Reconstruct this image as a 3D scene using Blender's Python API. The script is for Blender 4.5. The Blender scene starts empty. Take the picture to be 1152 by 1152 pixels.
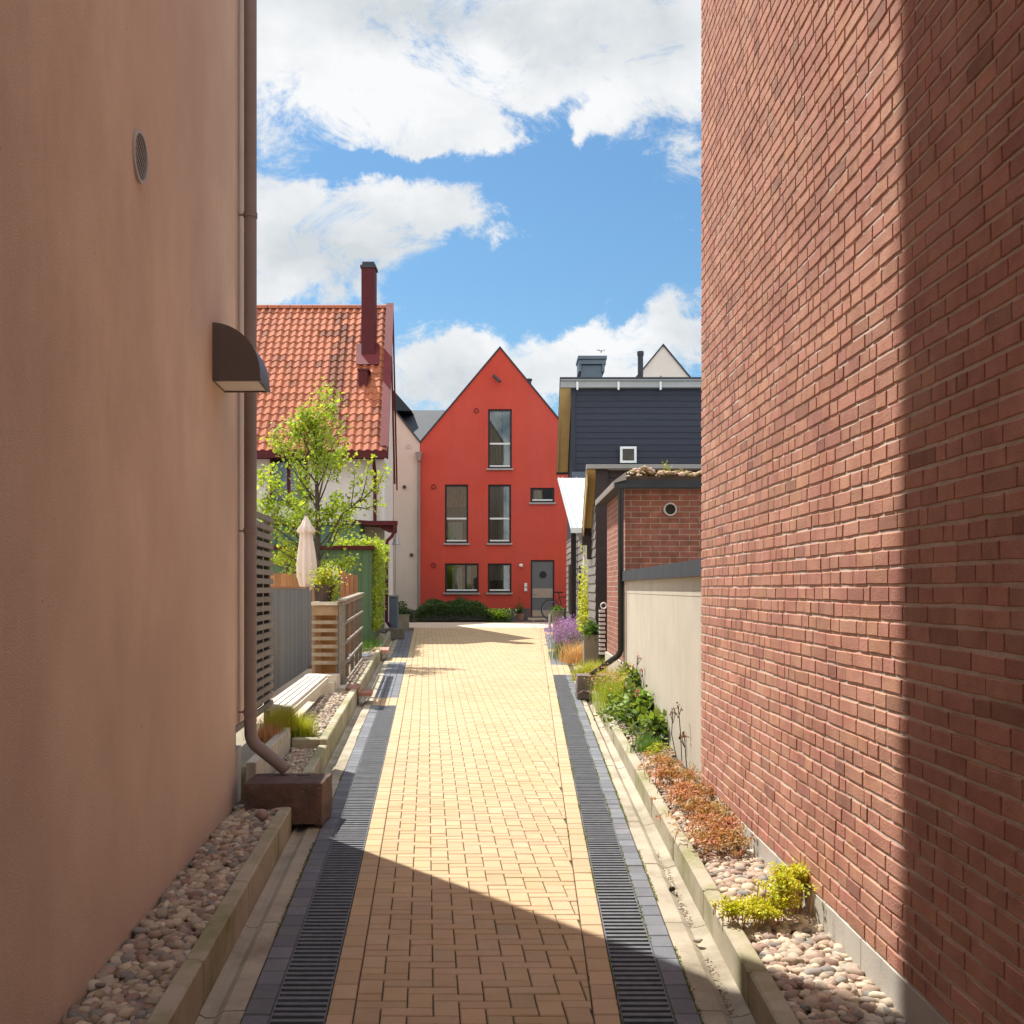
import bpy, bmesh, math, random
import numpy as np
from mathutils import Vector, Matrix, noise as mnoise
from mathutils.geometry import tessellate_polygon
rad = math.radians
random.seed(7); rng = np.random.default_rng(7)
S = bpy.context.scene
COL = S.collection

# ------------------------------------------------------------------ camera, sky, sun, exposure
SUN_EL, SUN_AZ = 58.0, -42.1          # azimuth from +Y towards +X
cd = bpy.data.cameras.new('camera'); cam = bpy.data.objects.new('camera', cd); COL.objects.link(cam)
cam.location = (0, 0, 1.72); cam.rotation_euler = (rad(90), 0, 0)
cd.sensor_width = 36; cd.lens = 36*1150/1152; cd.shift_y = 86/1152
cd.clip_start = .05; cd.clip_end = 3000
S.camera = cam
S.view_settings.view_transform = 'Standard'; S.view_settings.look = 'None'
S.view_settings.exposure = 0.82; S.view_settings.gamma = 1
EXPO = S.view_settings.exposure

def sky_world():
    w = bpy.data.worlds.new('World'); S.world = w; w.use_nodes = True
    nt = w.node_tree; N = nt.nodes; L = nt.links; N.clear()
    out = N.new('ShaderNodeOutputWorld'); bg = N.new('ShaderNodeBackground'); bg.inputs[1].default_value = .14
    L.new(bg.outputs[0], out.inputs[0])
    sky = N.new('ShaderNodeTexSky'); sky.sky_type = 'NISHITA'; sky.sun_disc = False
    sky.sun_elevation = rad(SUN_EL); sky.sun_rotation = rad(SUN_AZ); sky.altitude = 0; sky.air_density = 1.3; sky.dust_density = .6; sky.ozone_density = 1.5
    tc = N.new('ShaderNodeTexCoord')
    def vm(op, a, b=None):
        n = N.new('ShaderNodeVectorMath'); n.operation = op
        for i, x in enumerate((a, b)):
            if x is None: continue
            if isinstance(x, (tuple, list)): n.inputs[i].default_value = x
            else: L.new(x, n.inputs[i])
        return n
    def mt(op, a, b=0.0, c=None, clamp=False):
        n = N.new('ShaderNodeMath'); n.operation = op; n.use_clamp = clamp
        for i, x in enumerate((a, b, c)):
            if x is None: continue
            if isinstance(x, (int, float)): n.inputs[i].default_value = x
            else: L.new(x, n.inputs[i])
        return n.outputs[0]
    d = vm('NORMALIZE', tc.outputs['Generated']).outputs[0]
    def fbm(scale, det, rough, off=(0, 0, 0), dist=0):
        s = vm('MULTIPLY', vm('ADD', d, off).outputs[0], (1, 1, 1.5)).outputs[0]
        n = N.new('ShaderNodeTexNoise'); n.inputs['Scale'].default_value = scale; n.inputs['Detail'].default_value = det
        n.inputs['Roughness'].default_value = rough; n.inputs['Distortion'].default_value = dist
        L.new(s, n.inputs['Vector']); return n.outputs[0]
    wn = N.new('ShaderNodeTexNoise'); wn.inputs['Scale'].default_value = 6.5; wn.inputs['Detail'].default_value = 7; wn.inputs['Roughness'].default_value = .62; L.new(d, wn.inputs['Vector'])
    wd = vm('ADD', d, vm('MULTIPLY', vm('SUBTRACT', wn.outputs[1], (.5, .5, .5)).outputs[0], (.20, .10, .13)).outputs[0]).outputs[0]
    def dirv(px, py):
        return Vector(((px-576)/1150, 1, (662-py)/1150)).normalized()
    def blob(px, py, rx, ry):
        c = dirv(px, py)
        v = vm('SUBTRACT', wd, tuple(c)).outputs[0]
        v = vm('MULTIPLY', v, (1150/rx, 1150/(rx+ry)*1.2, 1150/ry)).outputs[0]
        l = vm('LENGTH', v).outputs[1]
        return mt('SUBTRACT', 1.0, mt('MULTIPLY', l, .5), clamp=True)       # 1 at centre -> 0 at 2 radii
    def total(blobs):
        t = None
        for b in blobs:
            x = mt('MULTIPLY', blob(*b[:4]), b[4])
            t = x if t is None else mt('ADD', t, x)
        return t
    pos = total([(330, 50, 120, 60, 1.0), (440, 95, 90, 40, .9), (520, 120, 60, 28, .8), (560, 168, 30, 14, .8), (500, 165, 60, 14, .6), (440, 150, 30, 12, .5), (600, 10, 190, 40, 1.2), (725, 60, 80, 42, 1.1), (430, 10, 90, 40, .8), (595, 112, 18, 9, .5),
                 (668, 135, 16, 22, .55), (664, 172, 9, 12, .35), (765, 165, 18, 7, .4), (345, 182, 34, 9, .55), (460, 160, 40, 16, .5), (320, 270, 60, 38, 1.1), (420, 262, 60, 26, 1.0), (500, 248, 40, 18, .6), (540, 255, 40, 16, .9), (680, 160, 20, 22, .8), (740, 425, 110, 26, .9), (330, 330, 60, 14, .6), (440, 222, 40, 9, .4), (505, 314, 16, 5, .4),
                 (470, 405, 45, 28, 1.0), (560, 405, 60, 24, .9), (640, 385, 40, 24, 1.0), (690, 372, 32, 20, .8), (745, 362, 22, 18, .9), (775, 385, 40, 24, .8), (620, 430, 190, 26, .9),
                 (60, 120, 200, 130, .8), (1020, 100, 180, 130, .8)])
    neg = total([(640, 235, 60, 38, .55), (710, 270, 60, 45, .6), (600, 330, 80, 20, .5), (385, 200, 40, 10, .35), (620, 150, 14, 20, .3), (350, 148, 42, 14, .75), (400, 185, 50, 10, .4), (590, 120, 20, 14, .4), (300, 178, 30, 8, .4), (420, 195, 50, 8, .4), (590, 60, 30, 14, .25), (470, 345, 50, 10, .3)])
    n1 = fbm(11.0, 14, .72, (3.1, 0, 1.3), .6); n2 = fbm(2.2, 4, .55, (0, 5.1, 0))
    sy = N.new('ShaderNodeSeparateXYZ'); L.new(d, sy.inputs[0])
    rest = mt('MULTIPLY', mt('ADD', mt('MULTIPLY', sy.outputs[1], -2.0), 1.1, clamp=True), 1.5)  # away from the view: unseen broken cloud, thickened for fill light
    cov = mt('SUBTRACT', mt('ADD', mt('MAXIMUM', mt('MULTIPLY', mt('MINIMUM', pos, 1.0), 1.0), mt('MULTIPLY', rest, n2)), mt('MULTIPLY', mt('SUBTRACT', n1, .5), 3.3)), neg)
    mr = N.new('ShaderNodeMapRange'); mr.interpolation_type = 'SMOOTHSTEP'
    L.new(cov, mr.inputs[0]); mr.inputs[1].default_value = .22; mr.inputs[2].default_value = .95
    dens = mr.outputs[0]
    # shading inside the clouds: thick parts greyer
    grey = total([(500, 5, 110, 22, .8), (610, 45, 100, 26, .55), (360, 300, 80, 22, .6), (460, 430, 50, 18, .35), (600, 430, 140, 16, .3), (690, 405, 60, 14, .3)])
    n3 = fbm(5.5, 6, .6, (1.0, 2.0, 1.42))
    gf = mt('MULTIPLY', mt('ADD', grey, mt('MULTIPLY', mt('SUBTRACT', n3, .43), 3.6)), .9, clamp=True)
    cm = N.new('ShaderNodeMix'); cm.data_type = 'RGBA'
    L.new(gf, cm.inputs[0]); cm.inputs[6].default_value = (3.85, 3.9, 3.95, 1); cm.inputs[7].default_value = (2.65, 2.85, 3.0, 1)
    mx = N.new('ShaderNodeMix'); mx.data_type = 'RGBA'
    up = N.new('ShaderNodeMix'); up.data_type = 'RGBA'; up.blend_type = 'MULTIPLY'; up.inputs[0].default_value = 1
    L.new(sky.outputs[0], up.inputs[6]); up.inputs[7].default_value = SKYTINT
    L.new(dens, mx.inputs[0]); L.new(up.outputs[2], mx.inputs[6]); L.new(cm.outputs[2], mx.inputs[7])
    # unseen clouds behind the camera and overhead, brightened as added fill light
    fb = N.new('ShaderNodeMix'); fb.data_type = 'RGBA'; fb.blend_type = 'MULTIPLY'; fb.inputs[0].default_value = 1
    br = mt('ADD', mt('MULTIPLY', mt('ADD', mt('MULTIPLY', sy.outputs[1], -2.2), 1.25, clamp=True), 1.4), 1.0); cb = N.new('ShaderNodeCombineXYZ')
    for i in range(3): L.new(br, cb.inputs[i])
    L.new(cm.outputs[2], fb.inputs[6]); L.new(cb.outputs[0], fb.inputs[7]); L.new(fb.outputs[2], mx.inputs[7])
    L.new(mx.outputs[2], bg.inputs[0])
SKYTINT = (.29, .42, .50, 1)
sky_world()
sd = bpy.data.lights.new('sun', 'SUN'); sd.energy = 4.4; sd.angle = rad(.55); sd.color = (1, .955, .88)
so = bpy.data.objects.new('sun', sd); COL.objects.link(so); so.location = (-20, 20, 40)
sdir = Vector((math.sin(rad(SUN_AZ))*math.cos(rad(SUN_EL)), math.cos(rad(SUN_AZ))*math.cos(rad(SUN_EL)), math.sin(rad(SUN_EL))))
so.rotation_euler = sdir.to_track_quat('Z', 'Y').to_euler()

# ------------------------------------------------------------------ materials
MATS = {}
def M(name, c1, c2=None, scale=4.0, rough=.8, bump=0.0, bscale=40.0, stretch=(1, 1, 1), tone=False, spec=.4, metal=0.0,
      stain=None, stain_scale=1.5, stain_lo=.55, stain_hi=.75, stain_stretch=(1, 1, 1), speck=None, bdist=.004, alt=None, rv=0.0, grain=None):
    m = bpy.data.materials.new(name); m.use_nodes = True; nt = m.node_tree; N = nt.nodes; L = nt.links
    p = N['Principled BSDF']; p.inputs['Roughness'].default_value = rough
    p.inputs['Specular IOR Level'].default_value = spec; p.inputs['Metallic'].default_value = metal
    tc = N.new('ShaderNodeTexCoord')
    def nz(sc, det=5, st=(1, 1, 1), rgh=.6):
        mp = N.new('ShaderNodeMapping'); mp.inputs['Scale'].default_value = st; L.new(tc.outputs['Object'], mp.inputs[0])
        n = N.new('ShaderNodeTexNoise'); n.inputs['Scale'].default_value = sc; n.inputs['Detail'].default_value = det; n.inputs['Roughness'].default_value = rgh
        L.new(mp.outputs[0], n.inputs['Vector']); return n.outputs[0]
    def mr(x, a, b):
        r = N.new('ShaderNodeMapRange'); L.new(x, r.inputs[0]); r.inputs[1].default_value = a; r.inputs[2].default_value = b; return r.outputs[0]
    def mix(f, a, b, mode='MIX'):
        k = N.new('ShaderNodeMix'); k.data_type = 'RGBA'; k.blend_type = mode
        for i, x in ((0, f), (6, a), (7, b)):
            if hasattr(x, 'is_linked'): L.new(x, k.inputs[i])
            elif isinstance(x, (int, float)): k.inputs[i].default_value = x
            else: k.inputs[i].default_value = (*x[:3], 1)
        return k.outputs[2]
    c2 = c2 or tuple(x*.8 for x in c1)
    c = mix(mr(nz(scale, 6, stretch), .3, .7), c1, c2)
    if alt: c = mix(mr(nz(scale*.23, 3, stretch), .4, .65), c, alt)
    if stain: c = mix(mr(nz(stain_scale, 8, stain_stretch, .7), stain_lo, stain_hi), c, stain)
    if speck: c = mix(mr(nz(speck[0], 2), speck[1], speck[1]+.05), c, speck[2])
    if grain:
        gr = N.new('ShaderNodeMapRange'); L.new(nz(grain[0], 3, (1, 1, 1), .8), gr.inputs[0]); gr.inputs[1].default_value = .3; gr.inputs[2].default_value = .7; gr.inputs[3].default_value = 1-grain[1]; gr.inputs[4].default_value = 1+grain[1]*.6
        c = mix(1.0, c, gr.outputs[0], 'MULTIPLY')
    if tone:
        a = N.new('ShaderNodeAttribute'); a.attribute_name = 'tone'; c = mix(1.0, c, a.outputs['Color'], 'MULTIPLY')
    L.new(c, p.inputs['Base Color'])
    if rv:
        r = N.new('ShaderNodeMapRange'); L.new(nz(scale*2), r.inputs[0]); r.inputs[3].default_value = rough-rv; r.inputs[4].default_value = min(1, rough+rv); L.new(r.outputs[0], p.inputs['Roughness'])
    if bump:
        b = N.new('ShaderNodeBump'); b.inputs['Strength'].default_value = bump; b.inputs['Distance'].default_value = bdist
        L.new(nz(bscale, 6, stretch), b.inputs['Height']); L.new(b.outputs[0], p.inputs['Normal'])
    MATS[name] = m; return m
def leafmat(name, c1, c2, scale=3.0, trans=.35):
    m = M(name, c1, c2, scale, .55, tone=True, spec=.3); N = m.node_tree.nodes; L = m.node_tree.links
    p = N['Principled BSDF']; out = N['Material Output']
    t = N.new('ShaderNodeBsdfTranslucent'); mx = N.new('ShaderNodeMixShader'); mx.inputs[0].default_value = trans
    src = p.inputs['Base Color'].links[0].from_socket
    k = N.new('ShaderNodeMix'); k.data_type = 'RGBA'; k.blend_type = 'MULTIPLY'; k.inputs[0].default_value = 1; k.inputs[7].default_value = (1.5, 1.35, .5, 1)
    L.new(src, k.inputs[6]); L.new(k.outputs[2], t.inputs[0])
    L.new(p.outputs[0], mx.inputs[1]); L.new(t.outputs[0], mx.inputs[2]); L.new(mx.outputs[0], out.inputs[0]); return m
def glassmat(name, tint=(.75, .8, .8), refl=1.0):
    m = bpy.data.materials.new(name); m.use_nodes = True; N = m.node_tree.nodes; L = m.node_tree.links; N.clear()
    out = N.new('ShaderNodeOutputMaterial'); mx = N.new('ShaderNodeMixShader'); fr = N.new('ShaderNodeFresnel'); fr.inputs[0].default_value = 1.9
    t = N.new('ShaderNodeBsdfTransparent'); t.inputs[0].default_value = (*tint, 1); gl = N.new('ShaderNodeBsdfGlossy'); gl.inputs['Roughness'].default_value = .02
    L.new(fr.outputs[0], mx.inputs[0]); L.new(t.outputs[0], mx.inputs[1]); L.new(gl.outputs[0], mx.inputs[2]); L.new(mx.outputs[0], out.inputs[0]); MATS[name] = m; return m
def brickmat(name, c1, c2, mortar, bw=.25, rh=.067, off=(0, 0, 0), swap=False):
    m = bpy.data.materials.new(name); m.use_nodes = True; N = m.node_tree.nodes; L = m.node_tree.links
    p = N['Principled BSDF']; p.inputs['Roughness'].default_value = .85
    g = N.new('ShaderNodeNewGeometry'); s = N.new('ShaderNodeSeparateXYZ'); L.new(g.outputs['Position'], s.inputs[0])
    ad = N.new('ShaderNodeMath'); L.new(s.outputs[0], ad.inputs[0]); L.new(s.outputs[1], ad.inputs[1])
    c = N.new('ShaderNodeCombineXYZ'); L.new(ad.outputs[0], c.inputs[0]); L.new(s.outputs[2], c.inputs[1])
    b = N.new('ShaderNodeTexBrick'); L.new(c.outputs[0], b.inputs['Vector']); b.inputs['Scale'].default_value = 1
    b.inputs['Brick Width'].default_value = bw; b.inputs['Row Height'].default_value = rh; b.inputs['Mortar Size'].default_value = .006; b.inputs['Mortar Smooth'].default_value = .3
    b.inputs['Color1'].default_value = (*c1, 1); b.inputs['Color2'].default_value = (*c2, 1); b.inputs['Mortar'].default_value = (*mortar, 1)
    n = N.new('ShaderNodeTexNoise'); n.inputs['Scale'].default_value = 9; n.inputs['Detail'].default_value = 6; L.new(g.outputs['Position'], n.inputs['Vector'])
    k = N.new('ShaderNodeMix'); k.data_type = 'RGBA'; k.blend_type = 'MULTIPLY'; k.inputs[0].default_value = .7
    cr = N.new('ShaderNodeMapRange'); L.new(n.outputs[0], cr.inputs[0]); cr.inputs[1].default_value = .3; cr.inputs[2].default_value = .7; cr.inputs[3].default_value = .55; cr.inputs[4].default_value = 1.2
    L.new(b.outputs['Color'], k.inputs[6]); L.new(cr.outputs[0], k.inputs[7]); L.new(k.outputs[2], p.inputs['Base Color'])
    bu = N.new('ShaderNodeBump'); bu.invert = True; bu.inputs['Distance'].default_value = .008; bu.inputs['Strength'].default_value = .8; L.new(b.outputs['Fac'], bu.inputs['Height']); L.new(bu.outputs[0], p.inputs['Normal'])
    MATS[name] = m; return m

# ------------------------------------------------------------------ mesh builder
class MB:
    def __init__(s, fn=None): s.v = []; s.f = []; s.t = []; s.fn = fn; s.tone = (1, 1, 1)
    def add(s, vs, fs, raw=False):
        o = len(s.v)
        for p in vs:
            s.v.append(tuple(s.fn(*p)) if (s.fn and not raw) else tuple(p))
        for f in fs: s.f.append(tuple(i+o for i in f)); s.t.append(s.tone)
        return s
    def box(s, x0, x1, y0, y1, z0, z1, b=0.0, raw=False):
        if b <= 0:
            vs = [(x0,y0,z0),(x1,y0,z0),(x1,y1,z0),(x0,y1,z0),(x0,y0,z1),(x1,y0,z1),(x1,y1,z1),(x0,y1,z1)]
            return s.add(vs, [(0,3,2,1),(4,5,6,7),(0,1,5,4),(1,2,6,5),(2,3,7,6),(3,0,4,7)], raw)
        # chamfered along the vertical edges and the top
        def ring(i, z): return [(x0+i+(0 if k in (0,7,3,4) else 0), 0, z) for k in range(8)]
        def oct_(e, z):
            X0, X1, Y0, Y1 = x0+e, x1-e, y0+e, y1-e
            return [(X0+b,Y0,z),(X1-b,Y0,z),(X1,Y0+b,z),(X1,Y1-b,z),(X1-b,Y1,z),(X0+b,Y1,z),(X0,Y1-b,z),(X0,Y0+b,z)]
        vs = oct_(0, z0)+oct_(0, z1-b)+oct_(b, z1)
        fs = [tuple(range(7,-1,-1)), tuple(range(16,24))]
        for r in (0, 8):
            for k in range(8): fs.append((r+k, r+(k+1)%8, r+8+(k+1)%8, r+8+k))
        return s.add(vs, fs, raw)
    def beam(s, a, b, w, h, up=(0,0,1)):
        a = Vector(a); b = Vector(b); d = (b-a).normalized(); r = d.cross(Vector(up))
        if r.length < 1e-4: r = d.cross(Vector((1,0,0)))
        r.normalize(); u = r.cross(d).normalized(); r *= w/2; u *= h/2
        vs = [a-r-u, a+r-u, a+r+u, a-r+u, b-r-u, b+r-u, b+r+u, b-r+u]
        return s.add([tuple(v) for v in vs], [(0,1,2,3),(7,6,5,4),(0,4,5,1),(1,5,6,2),(2,6,7,3),(3,7,4,0)])
    def tube(s, pts, r, n=10, cap=True):
        pts = [Vector(p) for p in pts]; rs = r if isinstance(r, (list, tuple)) else [r]*len(pts)
        o = len(s.v); ref = None
        for i, p in enumerate(pts):
            d = (pts[min(i+1, len(pts)-1)]-pts[max(i-1, 0)]).normalized()
            if ref is None:
                ref = d.cross(Vector((0,0,1)))
                if ref.length < .05: ref = Vector((1,0,0))
            ref = (ref-d*ref.dot(d)).normalized(); w = d.cross(ref)
            for k in range(n):
                a = 2*math.pi*k/n; q = p+(ref*math.cos(a)+w*math.sin(a))*rs[i]
                s.v.append(tuple(s.fn(*q)) if s.fn else tuple(q))
        for i in range(len(pts)-1):
            for k in range(n):
                s.f.append((o+i*n+k, o+i*n+(k+1)%n, o+(i+1)*n+(k+1)%n, o+(i+1)*n+k)); s.t.append(s.tone)
        if cap:
            s.f.append(tuple(o+k for k in range(n-1,-1,-1))); s.f.append(tuple(o+(len(pts)-1)*n+k for k in range(n))); s.t += [s.tone]*2
        return s
    def prism(s, poly, axis, a0, a1):
        # poly: 2D points; axis 'x': (y,z); 'y': (x,z); 'z': (x,y)
        def P(p, a): return {'x': (a, p[0], p[1]), 'y': (p[0], a, p[1]), 'z': (p[0], p[1], a)}[axis]
        n = len(poly); vs = [P(p, a0) for p in poly]+[P(p, a1) for p in poly]
        fs = [tuple(range(n)), tuple(range(2*n-1, n-1, -1))]+[(i, i+n, (i+1)%n+n, (i+1)%n) for i in range(n)]
        return s.add(vs, fs)
    def lathe(s, c, prof, n=20):
        c = Vector(c); o = len(s.v)
        for r, z in prof:
            for k in range(n):
                a = 2*math.pi*k/n; s.v.append((c.x+r*math.cos(a), c.y+r*math.sin(a), c.z+z))
        for i in range(len(prof)-1):
            for k in range(n): s.f.append((o+i*n+k, o+i*n+(k+1)%n, o+(i+1)*n+(k+1)%n, o+(i+1)*n+k)); s.t.append(s.tone)
        return s
    def build(s, name, mat, parent=None, smooth=False):
        return mk(name, np.array(s.v, float).reshape(-1, 3), s.f, mat, parent, s.t, smooth)
ORI = {}
def mk(name, V, F, mat, parent=None, tones=None, smooth=False, fix=True):
    if parent is None:
        base = np.array([(V[:,0].min()+V[:,0].max())/2, (V[:,1].min()+V[:,1].max())/2, V[:,2].min()])
    else: base = np.array(ORI[parent.name])
    V = V-base
    me = bpy.data.meshes.new(name)
    if isinstance(F, np.ndarray):
        k = F.shape[1]; me.vertices.add(len(V)); me.vertices.foreach_set('co', V.astype(np.float32).ravel())
        me.loops.add(F.size); me.loops.foreach_set('vertex_index', F.astype(np.int32).ravel())
        me.polygons.add(len(F)); me.polygons.foreach_set('loop_start', np.arange(0, F.size, k, dtype=np.int32))
        me.polygons.foreach_set('loop_total', np.full(len(F), k, np.int32)) if hasattr(me.polygons[0], 'loop_total') and False else None
        me.update(calc_edges=True)
    else:
        me.from_pydata([tuple(v) for v in V], [], F); me.update()
        if fix:
            bm = bmesh.new(); bm.from_mesh(me); bm.faces.ensure_lookup_table(); n0 = len(bm.faces)
            bmesh.ops.recalc_face_normals(bm, faces=bm.faces); bm.to_mesh(me); bm.free()
    if tones is not None and any(tuple(t) != (1, 1, 1) for t in (tones[:50] if isinstance(tones, list) else tones[:50])) and len(tones) == len(me.polygons):
        at = me.attributes.new('tone', 'FLOAT_COLOR', 'FACE')
        a = np.ones((len(tones), 4), np.float32); a[:, :3] = np.array(tones, np.float32); at.data.foreach_set('color', a.ravel())
    elif mat is not None and any(n.type == 'ATTRIBUTE' for n in mat.node_tree.nodes):
        at = me.attributes.new('tone', 'FLOAT_COLOR', 'FACE'); at.data.foreach_set('color', np.ones(len(me.polygons)*4, np.float32))
    if smooth:
        me.polygons.foreach_set('use_smooth', np.ones(len(me.polygons), bool))
        if smooth != 'all':
            try: me.set_sharp_from_angle(angle=rad(35))
            except Exception: pass
    if mat: me.materials.append(mat)
    o = bpy.data.objects.new(name, me); COL.objects.link(o)
    if parent is None: o.location = tuple(base); ORI[o.name] = tuple(base)
    else: o.parent = parent; ORI[o.name] = tuple(base)
    return o
def tag(o, label=None, cat=None, group=None, kind=None):
    if label: o['label'] = label
    if cat: o['category'] = cat
    if group: o['group'] = group
    if kind: o['kind'] = kind
    return o
def thing(name, loc, label, cat, group=None):
    o = bpy.data.objects.new(name, None); COL.objects.link(o); o.location = loc; o.empty_display_size = .2
    ORI[o.name] = tuple(loc); return tag(o, label, cat, group)
def struct(o): o['kind'] = 'structure'; return o
def stuff(o): o['kind'] = 'stuff'; return o
def ptone(base=1.0, var=.1, hue=.03):
    b = base*(1+random.uniform(-var, var)); return (b*(1+random.uniform(-hue, hue)), b, b*(1+random.uniform(-hue, hue)))

G = .0183
def g(y): return G*y
def A(u, y, h): return (u-.083*y, y, h+g(y))
def R(u, y, h): return (u+.02*y, y, h+g(y))
def K(u, y, h): return (u+.0115*y, y, h+g(y))
def W(t, y, h):
    a = .6475+.02*y; c = .8905+.0115*y; return (a+(c-a)*t, y, h+g(y))
def P(px, py, Y): return ((px-576)/1150*Y, Y, 1.72-(py-662)/1150*Y)     # photo position at a known distance
def PX(px, Y): return (px-576)/1150*Y
def PZ(py, Y): return 1.72-(py-662)/1150*Y

# leaves and pebbles -------------------------------------------------
def leaf_arrays(C, size, up=.5, aspect=.55, fold=.25, tone=(1, 1, 1), var=.25, axis=None):
    n = len(C); size = np.broadcast_to(np.asarray(size, float), (n,))[:, None]*rng.uniform(.6, 1.3, (n, 1))
    d = rng.normal(size=(n, 3)) if axis is None else axis+rng.normal(size=(n, 3))*.35
    d /= np.linalg.norm(d, axis=1, keepdims=True)
    nrm = rng.normal(size=(n, 3)); nrm[:, 2] += up*3; s = np.cross(d, nrm); s /= np.linalg.norm(s, axis=1, keepdims=True)+1e-9; nn = np.cross(s, d)
    b = C; t = C+d*size; m = C+d*size*.45-nn*size*fold*.5
    l = m+s*size*aspect/2+nn*size*fold*.6; r = m-s*size*aspect/2+nn*size*fold*.6
    V = np.stack([b, l, t, r, m], 1).reshape(-1, 3); i = np.arange(n)[:, None]*5
    F = np.concatenate([i+np.array([[0, 4, 1]]), i+np.array([[4, 2, 1]]), i+np.array([[0, 3, 4]]), i+np.array([[4, 3, 2]])], 1).reshape(-1, 3)
    T = np.array(tone)*(1+rng.uniform(-var, var, (n, 1)))*(1+rng.uniform(-.12, .12, (n, 3))); T = np.repeat(T, 4, 0)
    return V, F, T
def join(parts):
    V = []; F = []; T = []; o = 0
    for v, f, t in parts: V.append(v); F.append(f+o); T.append(t); o += len(v)
    return np.concatenate(V), np.concatenate(F), np.concatenate(T)
def blades(C, h, w, lean=.5, tone=(1, 1, 1), var=.2, seg=3):
    n = len(C); h = np.asarray(h, float)*rng.uniform(.55, 1.2, (n, 1)); a = rng.uniform(0, 2*np.pi, n); dirn = np.stack([np.cos(a), np.sin(a), np.zeros(n)], 1)
    side = np.stack([-np.sin(a), np.cos(a), np.zeros(n)], 1)*w/2; L = rng.uniform(.2, 1, (n, 1))*lean
    rows = []
    for k in range(seg+1):
        t = k/seg; c = C+np.array([0, 0, 1])*h*(t-.25*L*t*t)+dirn*h*L*t*t; ww = side*(1-t*.92)
        rows += [c-ww, c+ww]
    V = np.stack(rows, 1).reshape(-1, 3); i = np.arange(n)[:, None]*(2*(seg+1)); F = []
    for k in range(seg):
        F += [i+np.array([[2*k, 2*k+1, 2*k+3]]), i+np.array([[2*k, 2*k+3, 2*k+2]])]
    F = np.concatenate(F, 1).reshape(-1, 3); T = np.array(tone)*(1+rng.uniform(-var, var, (n, 1)))*np.ones((n, 3)); return V, F, np.repeat(T, 2*seg, 0)
def protos(k, sub, rough=.18):
    out = []
    for _ in range(k):
        bm = bmesh.new(); bmesh.ops.create_icosphere(bm, subdivisions=sub, radius=1); off = Vector((random.uniform(0, 99),)*3)
        for v in bm.verts: v.co *= 1+rough*mnoise.noise(v.co*1.1+off)*2
        out.append((np.array([v.co[:] for v in bm.verts]), np.array([[v.index for v in f.verts] for f in bm.faces]))); bm.free()
    return out
PEB = {1: protos(8, 1), 2: protos(8, 2)}
PCOL = [(.50,.41,.30),(.44,.32,.24),(.37,.25,.19),(.58,.50,.39),(.32,.26,.21),(.48,.37,.26),(.27,.25,.22),(.42,.31,.24),(.55,.45,.32),(.34,.22,.17),(.52,.43,.31)]
def pebbles(C, size, sub, cols=PCOL, bright=1.0):
    parts = []
    for c in C:
        v, f = random.choice(PEB[sub]); s = size*random.uniform(.6, 1.35); sc = np.array([s*random.uniform(.8, 1.3), s*random.uniform(.7, 1.1), s*random.uniform(.45, .75)])
        a = random.uniform(0, 6.3); ca, sa = math.cos(a), math.sin(a); tx = random.uniform(-.5, .5)
        q = v*sc; q = q@np.array([[1,0,0],[0,math.cos(tx),math.sin(tx)],[0,-math.sin(tx),math.cos(tx)]]); q = q@np.array([[ca, sa, 0], [-sa, ca, 0], [0, 0, 1]])
        t = np.array(random.choice(cols))*random.uniform(.75, 1.2)*bright
        parts.append((q+np.array(c), f, np.repeat(t[None], len(f), 0)))
    return join(parts)
# ------------------------------------------------------------------ material library
M('plaster', (.80,.63,.475), (.71,.55,.41), 2.4, .92, .9, 160, (1,1,.8), stain=(.58,.42,.31), stain_scale=1.3, stain_lo=.46, stain_hi=.9, stain_stretch=(1.3,1.3,.55), speck=(26,.755,(.2,.14,.11)), alt=(.60,.45,.34), bdist=.004, grain=(210, .16))
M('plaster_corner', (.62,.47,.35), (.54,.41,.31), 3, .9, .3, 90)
M('pipe_brown', (.26,.205,.185), (.21,.165,.15), 3, .55, .05, 30, spec=.3)
M('lamp_brown', (.11,.08,.07), (.09,.066,.058), 5, .5, spec=.5)
M('brick', (.48,.222,.152), (.385,.165,.115), 16, .9, 1.0, 110, alt=(.54,.275,.185), grain=(160, .14), tone=True, bdist=.004, stain=(.32,.14,.10), stain_scale=7, stain_lo=.58, stain_hi=.8)
M('mortar', (.72,.63,.54), (.54,.46,.39), 20, .95, .8, 120)
brickmat('brick_small', (.36,.13,.085), (.27,.10,.065), (.36,.29,.23))
brickmat('brick_shed', (.33,.12,.08), (.24,.085,.055), (.40,.31,.24), .25, .073)
M('concrete', (.52,.465,.375), (.45,.40,.32), 2.5, .9, .5, 60, (1,1,.8), grain=(120, .10), stain=(.36,.30,.22), stain_scale=2, stain_stretch=(2,2,.3))
M('kerb_concrete', (.44,.385,.285), (.36,.31,.22), 3.5, .92, .5, 90, stain=(.20,.20,.07), stain_scale=2.2, stain_lo=.44, stain_hi=.72, speck=(160,.66,(.2,.17,.13)))
M('gutter_concrete', (.46,.40,.30), (.35,.30,.225), 3, .92, .5, 90, stain=(.22,.185,.13), stain_scale=1.6, stain_lo=.48, stain_hi=.7, speck=(120,.66,(.2,.17,.13)))
M('plinth_concrete', (.50,.47,.41), (.42,.39,.34), 3, .9, .4, 70, stain=(.2,.18,.15), stain_scale=5, stain_lo=.58, stain_hi=.7, stain_stretch=(1,1,.2))
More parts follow.
